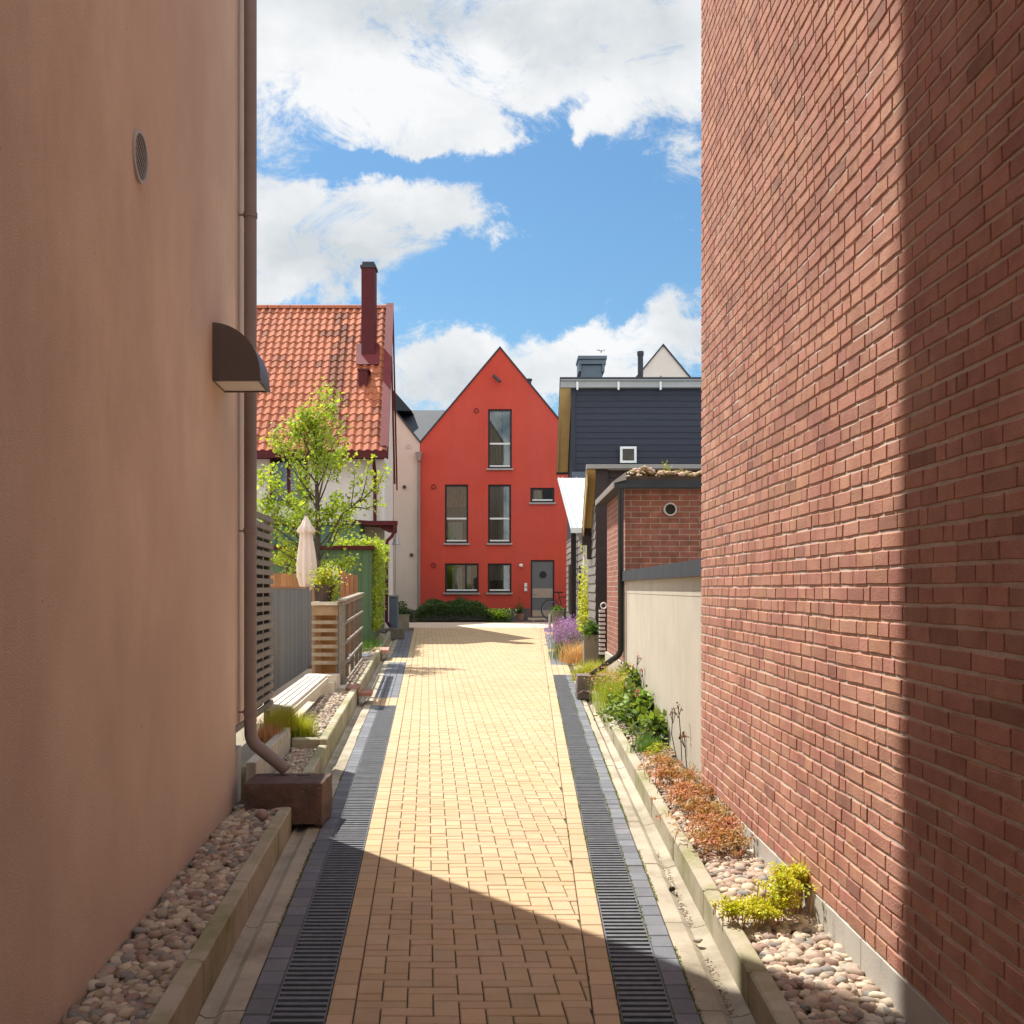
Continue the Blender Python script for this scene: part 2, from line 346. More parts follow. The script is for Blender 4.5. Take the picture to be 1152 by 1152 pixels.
M('paver_yellow', (.545,.385,.235), (.49,.34,.205), 9, .88, .8, 220, alt=(.50,.355,.20), grain=(240, .12), tone=True, bdist=.002, stain=(.44,.31,.175), stain_scale=1.6, stain_lo=.52, stain_hi=.75, speck=(60,.68,(.42,.27,.13)))
M('joint_sand', (.11,.08,.05), (.06,.05,.03), 12, .95, .6, 150, stain=(.10,.12,.03), stain_scale=3)
M('paver_grey', (.17,.175,.19), (.13,.135,.15), 8, .85, .5, 180, tone=True, bdist=.002, stain=(.22,.22,.22), stain_scale=4, speck=(90,.68,(.3,.3,.3)))
M('grate_iron', (.135,.14,.15), (.09,.095,.105), 20, .6, .4, 150, spec=.5, stain=(.2,.2,.2), stain_scale=8)
M('trench_dark', (.02,.02,.018), (.035,.03,.025), 10, .9)
M('soil', (.09,.06,.04), (.06,.042,.03), 8, .95, .8, 60)
M('apron', (.62,.50,.38), (.55,.44,.33), 2, .9, .3, 60)
M('ground_far', (.2,.18,.15), (.15,.14,.12), 1, .95)
M('pebble', (1,1,1), (.78,.76,.74), 30, .75, .3, 120, tone=True)
M('granite_red', (.14,.085,.065), (.085,.055,.045), 9, .85, .9, 45, stain=(.24,.12,.075), stain_scale=3, stain_lo=.55, stain_hi=.8, speck=(70,.68,(.3,.22,.18)), bdist=.01)
M('granite_grey', (.20,.16,.13), (.13,.11,.09), 9, .9, .9, 45, bdist=.008)
M('render_white', (.66,.60,.54), (.60,.55,.49), 1, .92, .2, 80)
M('render_beige', (.56,.475,.40), (.50,.42,.355), .8, .92, .2, 80, stain=(.44,.37,.31), stain_scale=.7)
M('render_red', (.52,.066,.034), (.43,.048,.030), 1.1, .9, .5, 60, (1,1,.6), stain=(.37,.05,.038), stain_scale=1.6, stain_lo=.5, stain_hi=.95, stain_stretch=(1.6,1.6,.4), alt=(.50,.075,.055), grain=(60, .07))
M('plinth_grey', (.12,.10,.1), (.09,.08,.08), 4, .9)
M('tile', (.39,.125,.058), (.31,.092,.044), 7, .75, .5, 60, tone=True, spec=.25, alt=(.35,.115,.06), stain=(.27,.085,.055), stain_scale=1.5, stain_lo=.55, stain_hi=.75)
M('red_metal', (.085,.012,.014), (.07,.010,.012), 3, .6, spec=.2)
M('red_metal_pale', (.14,.022,.025), (.11,.018,.021), 3, .65, spec=.2)
M('roof_dark', (.040,.045,.055), (.028,.032,.04), 3, .7, .3, 30)
M('clad_blue', (.022,.027,.043), (.016,.020,.033), 5, .65, .3, 60, (1,1,4), tone=True)
M('clad_brown', (.045,.032,.032), (.033,.025,.026), 5, .7, .3, 60, (1,1,4), tone=True)
M('clad_grey', (.21,.185,.17), (.15,.135,.125), 4, .8, .4, 60, (4,1,6), tone=True)
M('blue_grey', (.10,.135,.17), (.08,.11,.145), 3, .6)
M('soffit_tan', (.50,.36,.16), (.43,.30,.13), 4, .8, .2, 50)
M('trim_grey', (.32,.33,.33), (.26,.27,.27), 3, .6)
M('zinc', (.33,.35,.38), (.27,.29,.32), 3, .45, metal=.5)
M('white_roof', (.58,.62,.64), (.52,.56,.58), 2, .4)
M('frame_dark', (.018,.012,.014), (.014,.01,.012), 5, .5)
M('frame_white', (.68,.70,.69), (.6,.62,.61), 5, .5)
M('sill_metal', (.36,.33,.32), (.3,.28,.27), 5, .45, metal=.4)
M('black_pipe', (.012,.010,.011), (.01,.009,.01), 4, .4, spec=.5)
M('door_grey', (.125,.125,.13), (.11,.11,.115), 4, .5)
M('door_panel', (.38,.30,.23), (.32,.25,.19), 6, .6)
M('curtain', (.50,.47,.40), (.40,.37,.31), 8, .9, .3, 40, (6,6,.5))
M('curtain_gold', (.42,.33,.13), (.28,.22,.09), 5, .9, .3, 40, (5,5,.7))
M('curtain_orange', (.50,.22,.14), (.34,.15,.1), 5, .9)
M('interior', (.10,.095,.09), (.07,.065,.06), 5, .9)
M('wood_grey', (.23,.20,.165), (.16,.135,.11), 5, .85, .5, 50, (3,3,3), tone=True)
M('fence_grey', (.225,.225,.215), (.17,.17,.165), 6, .85, .5, 60, (9,9,.6), tone=True)
M('wood_white', (.62,.56,.47), (.50,.45,.37), 6, .8, .4, 60, tone=True)
M('wood_warm', (.42,.21,.10), (.30,.14,.065), 5, .8, .5, 50, (8,8,.8), tone=True)
M('wood_orange', (.42,.22,.085), (.30,.15,.055), 6, .8, .4, 50, (1,1,5), tone=True)
M('green_paint', (.095,.165,.085), (.075,.135,.065), 3, .8, .3, 40, (4,4,.5), tone=True)
M('trunk', (.075,.055,.04), (.045,.033,.025), 12, .9, .8, 40)
M('cloth', (.66,.56,.48), (.60,.50,.43), 4, .9, .3, 60, spec=.1)
M('pot_brown', (.075,.045,.035), (.055,.035,.028), 5, .6)
M('planter_stone', (.27,.235,.17), (.21,.18,.13), 5, .85, .5, 60, stain=(.15,.15,.08), stain_scale=4)
M('vent_metal', (.50,.46,.42), (.42,.39,.35), 5, .5)
M('vent_dark', (.05,.045,.04), (.04,.035,.03), 5, .8)
M('white_plastic', (.72,.68,.65), (.65,.61,.58), 5, .5)
M('bird_white', (.8,.8,.8), (.6,.6,.6), 9, .7)
M('sedum_roof', (.44,.32,.24), (.30,.23,.12), 12, .9, .8, 40, tone=True)
M('rust_brick', (.36,.17,.12), (.28,.13,.095), 8, .85, .4, 70, tone=True)
leafmat('leaf_tree', (.36,.44,.07), (.23,.34,.06), scale=8, trans=.45)
leafmat('leaf_green', (.12,.23,.04), (.06,.13,.022))
leafmat('leaf_bright', (.42,.44,.05), (.28,.34,.045), scale=9, trans=.4)
leafmat('leaf_dark', (.075,.13,.03), (.035,.075,.02), trans=.2)
leafmat('leaf_red', (.55,.20,.13), (.42,.30,.13), scale=11, trans=.25)
leafmat('leaf_hosta', (.30,.38,.07), (.08,.17,.05), scale=10, trans=.3)
leafmat('petal', (1, 1, 1), (.9, .9, .9), trans=.3)
leafmat('moss', (.16,.2,.03), (.1,.14,.02))
leafmat('leaf_yellow', (.62,.58,.05), (.44,.48,.05), scale=14, trans=.35)
glassmat('glass'); glassmat('glass_dark', (.5, .55, .58))
m = MATS

# ------------------------------------------------------------------ ground, path, channels, kerbs
def sheet(name, pts, mat, h=0):
    b = MB(); b.add(pts, [tuple(range(len(pts)))]); return struct(b.build(name, mat))
b = MB(); ys = [-60, 45, 900]; zs = [g(-60)-.32, g(45)-.32, g(45)-.32]
for i in range(2): b.add([(-500, ys[i], zs[i]), (500, ys[i], zs[i]), (500, ys[i+1], zs[i+1]), (-500, ys[i+1], zs[i+1])], [(0, 1, 2, 3)])
struct(b.build('ground', m['ground_far']))
YEND = 30.4
# bedding under the pavers
b = MB()
n = 40; vs = []
for i in range(n+1):
    y = -8+(YEND+8)*i/n; vs += [A(-.389, y, -.010), R(.340, y, -.010), A(-.389, y, -.25), R(.340, y, -.25)]
fs = []
for i in range(n): k = 4*i; fs += [(k, k+1, k+5, k+4), (k+2, k, k+4, k+6), (k+1, k+3, k+7, k+5)]
b.add(vs, fs); struct(b.build('path_bedding', m['joint_sand']))
# herringbone pavers clipped by the two borders
def clip(poly, f):
    out = []
    for i in range(len(poly)):
        a, c = poly[i], poly[(i+1) % len(poly)]; fa, fc = f(a), f(c)
        if fa >= 0: out.append(a)
        if fa*fc < 0: t = fa/(fa-fc); out.append((a[0]+(c[0]-a[0])*t, a[1]+(c[1]-a[1])*t))
    return out
def inset(poly, d):
    n = len(poly); out = []
    for i in range(n):
        p0, p1, p2 = Vector(poly[i-1]), Vector(poly[i]), Vector(poly[(i+1) % n])
        e1 = (p1-p0); e2 = (p2-p1)
        if e1.length < 1e-5 or e2.length < 1e-5: out.append(tuple(p1)); continue
        e1.normalize(); e2.normalize(); n1 = Vector((-e1.y, e1.x)); n2 = Vector((-e2.y, e2.x)); k = 1+n1.dot(n2)
        out.append(tuple(p1+(n1+n2)*d/max(k, .3)))
    return out
def paver(mb, poly, var=.10, j=.0027, bev=.004, hv=.0018, hue=.04):
    a = 0
    for i in range(len(poly)): a += poly[i][0]*poly[(i+1) % len(poly)][1]-poly[(i+1) % len(poly)][0]*poly[i][1]
    if a < 0: poly = poly[::-1]; a = -a
    if a < .0025 or len(poly) < 3: return
    hz = random.uniform(-hv, hv); tx = random.uniform(-.008, .008); ty = random.uniform(-.008, .008)
    cx = sum(p[0] for p in poly)/len(poly); cy = sum(p[1] for p in poly)/len(poly)
    o = inset(poly, j); q = inset(o, bev); n = len(poly); H = lambda p: hz+tx*(p[0]-cx)+ty*(p[1]-cy)
    vs = [(p[0], p[1], -.014+g(p[1])) for p in o]+[(p[0], p[1], H(p)-bev+g(p[1])) for p in o]+[(p[0], p[1], H(p)+g(p[1])) for p in q]
    fs = [tuple(range(2*n, 3*n))]
    for r in (0, n): fs += [(r+i, r+(i+1) % n, r+n+(i+1) % n, r+n+i) for i in range(n)]
    mb.tone = ptone(1, var, hue); mb.add(vs, fs, raw=True)
b = MB(); c = .1025; cy_ = .068
for j in range(20, int(YEND/cy_)+2):
    for i in range(-2, 38):
        k = (-i-j) % 4
        if k == 0: cells = (i-1, i+1, j, j+1)
        elif k == 2: cells = (i, i+1, j-1, j+1)
        else: continue
        u0, u1, y0, y1 = cells[0]*c, cells[1]*c, cells[2]*cy_, cells[3]*cy_
        u0 -= .284; u1 -= .284
        poly = [(u0-.083*y0, y0), (u1-.083*y0, y0), (u1-.083*y1, y1), (u0-.083*y1, y1)]
        poly = clip(poly, lambda p: (.235+.02*p[1])-p[0]) if u1-.083*y1 > .2 else poly
        if len(poly) >= 3: poly = clip(poly, lambda p: p[0]-(-.284-.083*p[1]))
        if len(poly) >= 3: poly = clip(poly, lambda p: YEND-p[1])
        if len(poly) >= 3: paver(b, poly, .075)
y = 1.4
while y < YEND-.1:
    l = .142
    for fn, u0, u1 in ((A, -.389, -.284), (R, .235, .340)):
        poly = [fn(u0, y, 0)[:2], fn(u1, y, 0)[:2], fn(u1, y+l, 0)[:2], fn(u0, y+l, 0)[:2]]; paver(b, poly, .08)
    y += l
# yellow bands across the grey side strips
def band(mb, fn, u0, u1, y0, y1, var=.08, cell=.1, hue=.04):
    ny = max(1, round((y1-y0)/(cell*1.4))); nu = max(1, round(abs(u1-u0)/cell))
    for iy in range(ny):
        for iu in range(nu):
            a0 = u0+(u1-u0)*iu/nu; a1 = u0+(u1-u0)*(iu+1)/nu; b0 = y0+(y1-y0)*iy/ny; b1 = y0+(y1-y0)*(iy+1)/ny
            paver(mb, [fn(a0, b0, 0)[:2], fn(a1, b0, 0)[:2], fn(a1, b1, 0)[:2], fn(a0, b1, 0)[:2]], var, hue=hue)
for fn, y0, y1 in ((A, 12.97, 13.74), (A, 19.0, 20.0), (R, 16.76, 18.5), (R, 21.5, 22.2), (R, 27.1, 28.3)):
    band(b, fn, *((-.712, -.389) if fn is A else (.340, .646)), y0, y1)
struct(b.build('path', m['paver_yellow']))
b = MB()
for fn, u0, u1, yy in ((A, -.712, -.604, 12.97), (R, .545, .646, 16.76)):
    y = 1.4
    while y < yy-.05: l = min(.142, yy-y); paver(b, [fn(u0, y, 0)[:2], fn(u1, y, 0)[:2], fn(u1, y+l, 0)[:2], fn(u0, y+l, 0)[:2]], .16, hv=.0025, hue=.02); y += .142
for fn, y0, y1 in ((A, 13.74, 19.0), (A, 20.0, 28.7), (R, 18.5, 21.5), (R, 22.2, 27.1), (R, 28.3, 30.4)):
    band(b, fn, *((-.712, -.389) if fn is A else (.340, .646)), y0, y1, .10, .105, .02)
struct(b.build('grey_paving_strip', m['paver_grey']))
# bedding below grey strips and trench under the grates
for fn, u0, u1, y0, y1, nm in ((A, -.80, -.604, -8, 12.97, 'strip_bedding'), (R, .545, .73, -8, 16.76, 'strip_bedding'), (A, -.80, -.3895, 12.97, 30.4, 'strip_bedding'), (R, .3405, .73, 16.76, 30.4, 'strip_bedding')):
    b = MB(); a = [fn(u0, y0, -.012), fn(u1, y0, -.012), fn(u1, y1, -.012), fn(u0, y1, -.012)]
    b.add(a+[(p[0], p[1], p[2]-.25) for p in a], [(0,1,2,3),(0,4,5,1),(1,5,6,2),(2,6,7,3),(3,7,4,0)]); struct(b.build(nm, m['joint_sand']))
for fn, u0, u1, y1, lab in ((A, -.604, -.389, 12.97, 'long dark slotted drain grate left of the yellow path, beside the downpipe block'), (R, .340, .545, 16.76, 'long dark slotted drain grate right of the yellow path, along the flower bed')):
    p0 = fn((u0+u1)/2, 1.4, 0); t = thing('drain_grate', p0, lab, 'drain grate', 'drain grates along the path')
    b = MB(fn); y = 1.42
    while y < y1-.02: b.box(u0+.006, u1-.006, y, y+.025, -.035, -.001+random.uniform(-.0008, .0008)); y += .0505
    b.build('bars', m['grate_iron'], t)
    b = MB(fn); b.box(u0+.001, u0+.0065, 1.4, y1, -.04, .0); b.box(u1-.0065, u1-.001, 1.4, y1, -.04, .0); b.build('frame', m['grate_iron'], t)
    b = MB(fn); b.box(u0+.002, u1-.002, -8, y1-.002, -.14, -.10); struct(b.build('drain_trench', m['trench_dark']))
# concrete strip + gutter (ribbons)
def ribbon(name, fn, prof, y0, y1, mat, step=.5):
    n = max(2, int((y1-y0)/step)); b = MB(); k = len(prof); vs = []; fs = []
    for i in range(n+1):
        y = y0+(y1-y0)*i/n
        for u, h in prof: vs.append(fn(u, y, h+random.uniform(-.001, .001)))
    for i in range(n):
        for j in range(k-1): fs.append((i*k+j, i*k+j+1, (i+1)*k+j+1, (i+1)*k+j))
    b.add(vs, fs); return struct(b.build(name, mat))
for y0 in np.arange(-4, 26, 1.0):
    y0 = float(y0)
    pass
def seg_ribbon(name, fn, prof, y0, y1, mat, L=1.0, depth=.1):
    b = MB(); y = y0; k = len(prof)
    while y < y1-.05:
        ye = min(y1, y+L); dz = random.uniform(-.002, .002)
        top = [[fn(u, yy, h+dz) for u, h in prof] for yy in (y+.003, ye-.003)]
        vs = top[0]+top[1]+[(p[0], p[1], p[2]-depth) for p in top[0]]+[(p[0], p[1], p[2]-depth) for p in top[1]]
        fs = [(j, j+1, k+j+1, k+j) for j in range(k-1)]+[(j, 2*k+j, 2*k+j+1, j+1) for j in range(k-1)]+[(k+j+1, 3*k+j+1, 3*k+j, k+j) for j in range(k-1)]
        b.add(vs, fs); y = ye
    return struct(b.build(name, mat))
seg_ribbon('gutter', A, [(-.7135, -.004), (-.795, -.006), (-.805, -.012), (-.83, -.032), (-.865, -.034), (-.8925, -.02)], -4, 26, m['gutter_concrete'])
seg_ribbon('gutter', W, [(0, -.004), (.44, -.006), (.5, -.014), (.62, -.032), (.8, -.028), (1, -.016)], -4, 17, m['gutter_concrete'])
def kerbs(fn, u0, u1, h, y0, y1, L=1.0):
    b = MB(fn); y = y0
    while y < y1-.02:
        ye = min(y1, y+L); o = random.uniform(-.002, .002); b.box(u0+o, u1+o, y+.0025, ye-.0025, -.12, h+random.uniform(-.002, .002), b=.009); y = ye
    return struct(b.build('kerb', m['kerb_concrete']))
kerbs(A, -.974, -.894, .16, 1.0, 6.74, 1.03); kerbs(A, -.974, -.894, .155, 7.25, 9.15); kerbs(A, -.974, -.894, .205, 9.16, 13.0, .97); kerbs(A, -.974, -.894, .2, 13.45, 25.3)
b = MB(A); b.box(-1.215, -.976, 9.16, 9.26, -.1, .204, b=.008); struct(b.build('kerb', m['kerb_concrete']))
kerbs(K, .892, .975, .13, 1.0, 13.45, 1.02); kerbs(K, .892, .975, .13, 14.1, 17.0)
# gravel beds
sheet('gravel_bed', [A(-1.34, -4, .085), A(-.97, -4, .085), A(-.97, 9.2, .085), A(-1.34, 9.2, .085)], m['soil'])
sheet('gravel_bed', [A(-1.34, 9.2, .14), A(-.97, 9.2, .14), A(-.97, 26, .14), A(-1.34, 26, .14)], m['soil'])
sheet('gravel_bed', [(.95, -4, g(-4)+.07), (1.6, -4, g(-4)+.07), (1.6, 17, g(17)+.07), (1.15, 17, g(17)+.07)], m['soil'])
def scatter(fn, u0, u1, y0, y1, n, h, jit=.014):
    return [fn(random.uniform(u0(y) if callable(u0) else u0, u1(y) if callable(u1) else u1), y, h+random.uniform(-jit, jit)) for y in [random.uniform(y0, y1) for _ in range(n)]]
C = scatter(A, -1.292, -.995, 1.8, 6.95, 3000, .098, .02); V, F, T = pebbles(C, .0275, 2); stuff(tag(mk('pebbles', V, F, m['pebble'], None, T, 'all'), 'bed of rounded beige and reddish pebbles below the plaster wall', 'pebbles'))
C = scatter(A, -1.20, -.985, 7.2, 9.14, 1500, .105); V, F, T = pebbles(C, .02, 2); stuff(tag(mk('pebbles', V, F, m['pebble'], None, T, 'all'), 'pebbles between the low concrete wall and the kerb behind the block', 'pebbles'))
C = scatter(A, -1.25, -.985, 9.3, 25, 6000, .155); V, F, T = pebbles(C, .023, 1); stuff(tag(mk('pebbles', V, F, m['pebble'], None, T, 'all'), 'long pebble bed beside the bench and the trellis', 'pebbles'))
XW = lambda y: 1.445-.01*y
C = [(random.uniform(1.0+.0115*y, XW(y)-.005), y, g(y)+.092+random.uniform(-.018, .018)) for y in rng.uniform(1.6, 9.0, 6200)]
V, F, T = pebbles(C, .0265, 2, bright=1.05); stuff(tag(mk('pebbles', V, F, m['pebble'], None, T, 'all'), 'pale rounded pebbles along the foot of the big brick wall', 'pebbles'))
C = [(random.uniform(1.0+.0115*y, 1.44), y, g(y)+.09+random.uniform(-.015, .015)) for y in rng.uniform(9.0, 17, 3200)]
V, F, T = pebbles(C, .024, 1, bright=1.1); stuff(tag(mk('pebbles', V, F, m['pebble'], None, T, 'all'), 'pebbles under the plants beside the concrete wall', 'pebbles'))
# loose stones in the right gutter and a bigger stone on the left bed
for (px, py, s, lab, cl) in ((785, 1058, .022, 'single pale pebble lying in the right gutter', (.5, .44, .34)), (756, 1000, .02, 'dark clump of wet leaves in the right gutter', (.03, .02, .015)), (765, 1022, .012, 'tiny pale pebble in the right gutter beyond the larger one', (.5, .45, .36))):
    Y = 1978/(py-641); V, F, T = pebbles([(PX(px, Y), Y, g(Y)+.0)], s, 2, [cl]); tag(mk('pebble', V, F, m['pebble'], None, T, 'all'), lab, 'pebble')
V, F, T = pebbles([A(-1.05, 6.5, .16)], .05, 2, [(.38, .25, .2)]); tag(mk('stone', V, F, m['pebble'], None, T, 'all'), 'largest pinkish stone on the pebble bed, near the granite block', 'stone')
C = [W(random.gauss(.66, .10), y, -.030) for y in np.concatenate([rng.uniform(4.0, 4.6, 200), rng.uniform(5.0, 6.4, 420)])]
V, F, T = pebbles(C, .0042, 1, [(.3,.22,.15),(.38,.30,.21),(.2,.14,.1)]); stuff(tag(mk('grit', V, F, m['pebble'], None, T), 'brown grit washed along the right gutter', 'grit'))
# moss in the joints
def mossline(fn, u, y0, y1, n, dens, w=.004):
    ys = rng.uniform(y0, y1, n); keep = [y for y in ys if mnoise.noise(Vector((u*9, y*1.3, 0)))*.5+.5 > dens]
    return np.array([fn(u+random.gauss(0, w), y, -.002) for y in keep])
pts = np.concatenate([mossline(R, .545, 2.5, 16, 6000, .45), mossline(R, .342, 3, 16, 6000, .47), mossline(W, .0, 3.5, 14, 5000, .45, .02), mossline(A, -.714, 3, 12, 3000, .55), mossline(R, .235, 4, 20, 2500, .6, .002)])
V, F, T = leaf_arrays(pts, .010, up=1, tone=(1, 1, 1)); stuff(tag(mk('moss', V, F, m['moss'], None, T), 'green moss growing in the joints beside the drain grates', 'moss'))
# apron, soil bed at the red facade, terrace
b = MB(); b.add([(-9, YEND+.004, g(YEND)-.002), (9, YEND+.004, g(YEND)-.002), (9, 33.4, g(33.4)-.002), (-9, 33.4, g(33.4)-.002)], [(0,1,2,3)]); struct(b.build('apron_pavement', m['apron']))
sheet('planting_bed', [(-9, 33.4, g(33.4)-.03), (9, 33.4, g(33.4)-.03), (9, 37, g(37)-.03), (-9, 37, g(37)-.03)], m['soil'])
b = MB(lambda x, y, z: (x-.083*y, y, z)); b.box(-9, -1.30, 9.3, 26.2, -.1, .30); struct(b.build('terrace', m['apron']))
b = MB(); b.add([R(.73, 17, -.01), (6, 17, g(17)-.01), (6, YEND, g(YEND)-.01), R(.73, YEND, -.01)], [(0,1,2,3)]); struct(b.build('side_pavement', m['apron']))
b = MB(); b.add([(-6, 26.0, g(26)-.01), A(-.80, 26.0, -.01), A(-.80, YEND, -.01), (-6, YEND, g(YEND)-.01)], [(0,1,2,3)]); struct(b.build('side_pavement', m['apron']))
# ------------------------------------------------------------------ left plaster building
UL = -1.307
bl = thing('plaster_building', A(UL-3, 0, 0), 'tall orange-beige plastered building filling the left edge', 'building')
AZ = lambda u, y, z: (u-.083*y, y, z)
b = MB(AZ); b.prism([(UL, -8), (UL, 6.97), (-8, 6.97), (-8, -8)], 'z', -.5, 13.0); b.build('wall', m['plaster'], bl)
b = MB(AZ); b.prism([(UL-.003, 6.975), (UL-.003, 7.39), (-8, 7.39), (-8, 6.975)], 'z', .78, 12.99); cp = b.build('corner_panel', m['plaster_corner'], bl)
b = MB(AZ); b.box(UL-1, UL-.055, 6.98, 7.28, .60, .778); b.build('joint_gap', m['vent_dark'], bl)
b = MB(AZ); b.box(UL-1, UL-.012, 6.98, 7.06, .0, .60); b.box(UL-1, UL-.05, 7.062, 7.09, .0, .60); b.box(UL-1, UL-.02, 7.092, 7.30, .0, .60); b.build('plinth', m['plinth_concrete'], bl)
b = MB(AZ); b.box(-8.1, UL+.05, -8.1, 7.36, 13.0, 13.15); b.build('roof', m['roof_dark'], bl)
# round vent grille
vy = 4.62; vz = 3.67; vx = UL-.083*vy
b = MB(); ring = []
def disc_ring(b, c, r0, r1, x0, x1, n=28, ky=1):
    vs = []
    for r, x in ((r0, x0), (r0, x1), (r1, x1), (r1, x0)):
        for k in range(n): a = 2*math.pi*k/n; vs.append((c[0]+x, c[1]+ky*r*math.cos(a), c[2]+r*math.sin(a)))
    b.add(vs, [(j*n+k, j*n+(k+1) % n, ((j+1) % 4)*n+(k+1) % n, ((j+1) % 4)*n+k) for j in range(4) for k in range(n)])
disc_ring(b, (vx, vy, vz), .118, .103, -.01, .016, ky=.74); vg = b.build('vent_grille', m['vent_metal'], bl)
b = MB(); n = 28; b.add([(vx+.002, vy+.074*math.cos(2*math.pi*k/n), vz+.1*math.sin(2*math.pi*k/n)) for k in range(n)], [tuple(range(n))]); b.build('backing', m['vent_dark'], vg)
b = MB()
for k in range(-3, 4):
    t = k*.026; hw = math.sqrt(max(.0001, .098**2-t*t)); b.beam((vx+.010, vy+.74*(-hw*.82+t*.57), vz+hw*.57+t*.82), (vx+.010, vy+.74*(hw*.82+t*.57), vz-hw*.57+t*.82), .003, .006)
b.build('slats', m['vent_metal'], vg)
# downpipe with brackets, ending over the granite block
px0 = -1.822; py0 = 7.12
pts = [(px0+.0, py0, 13.1), (px0, py0, 8), (px0, py0, 3), (px0, py0, .78)]
for k in range(1, 7):
    a = k/6*rad(52); pts.append((px0+.13*(1-math.cos(a)), py0-.0*k, .72-.13*math.sin(a)))
e = Vector(pts[-1]); dr = Vector((math.sin(rad(52)), -.05, -math.cos(rad(52)))); pts.append(tuple(e+dr*.26))
b = MB(); b.tube(pts, .043, 20); dp = b.build('downpipe', m['pipe_brown'], bl, smooth=True)
for z in (4.32, .62+1.5, .86):
    b = MB(); b.tube([(px0, py0, z-.018), (px0, py0, z+.018)], .048, 20); b.beam((px0, py0, z), (px0-.13, py0-.02, z), .012, .012); b.build('bracket', m['pipe_brown'], dp)
# quarter-round wall lamp
ly0, ly1 = 6.22, 6.60; lz = 3.0; lx = UL-.083*6.2-.01
lamp = thing('wall_lamp', (lx, (ly0+ly1)/2, lz), 'dark brown quarter-round hood lamp on the left plastered wall', 'wall lamp')
b = MB(lambda x, y, z: (x-.083*(y-6.2), y, z)); arc = [(lx+.30*math.sin(a), lz+.03+.31*math.cos(a)) for a in [rad(90)*k/14 for k in range(15)]]
b.prism([(lx, lz)]+[(lx, lz+.34)]+arc[1:]+[(lx+.30, lz)], 'y', ly0, ly1); b.build('hood', m['lamp_brown'], lamp)
b = MB(lambda x, y, z: (x-.083*(y-6.2), y, z)); b.box(lx+.015, lx+.285, ly0+.02, ly1-.02, lz-.008, lz-.001); b.build('diffuser', m['white_plastic'], lamp)
b = MB(lambda x, y, z: (x-.083*(y-6.2), y, z))
for x0, x1, y0, y1 in ((lx, lx+.015, ly0, ly1), (lx+.285, lx+.305, ly0, ly1), (lx+.015, lx+.285, ly0, ly0+.02), (lx+.015, lx+.285, ly1-.02, ly1)): b.box(x0, x1, y0, y1, lz-.016, lz-.0005)
b.build('rim', m['lamp_brown'], lamp)
# rough granite spout blocks
def rough_block(name, x0, x1, y0, y1, z0, z1, mat, label, group, amp=.012, sl=0, arch=True):
    bm = bmesh.new(); bmesh.ops.create_cube(bm, size=1); bmesh.ops.subdivide_edges(bm, edges=bm.edges[:], cuts=14, use_grid_fill=True)
    off = Vector((random.uniform(0, 50),)*3)
    for v in bm.verts:
        c = v.co.copy(); fx, fy, fz = c.x+.5, c.y+.5, c.z+.5
        p = Vector((x0+(x1-x0)*fx, y0+(y1-y0)*fy, z0+(z1-z0)*fz)); nn = mnoise.noise_vector(p*9+off)*amp+mnoise.noise_vector(p*28+off)*amp*.4
        k = .12 if fz > .999 else 1
        p += Vector((nn.x, nn.y, nn.z*k)); edge = sum(1 for f in (fx, fy, fz) if f < .001 or f > .999)
        if edge > 1: p += (Vector(((x0+x1)/2, (y0+y1)/2, (z0+z1)/2))-p)*.02*(1+mnoise.noise(p*20))
        if arch and fz < .001: p.z += .05*max(0, math.sin(math.pi*min(1, max(0, (fx-.45)/.5))))
        v.co = p
    V = np.array([v.co[:] for v in bm.verts]); F = [tuple(w.index for w in f.verts) for f in bm.faces]; bm.free()
    r = mk(name, V, F, mat, None, None, True); tag(r, label, 'stone block', group); return r
gb = rough_block('granite_block', -1.79, -1.262, 6.80, 7.19, g(7)+.005, g(7)+.295, m['granite_red'], 'dark red-brown granite spout block under the left downpipe, nearest the viewer', 'granite spout blocks', .013)
b = MB(); b.box(-1.49, -1.40, 7.08, 7.12, g(7)+.293, g(7)+.2975); b.build('outlet_slot', m['vent_dark'], gb)

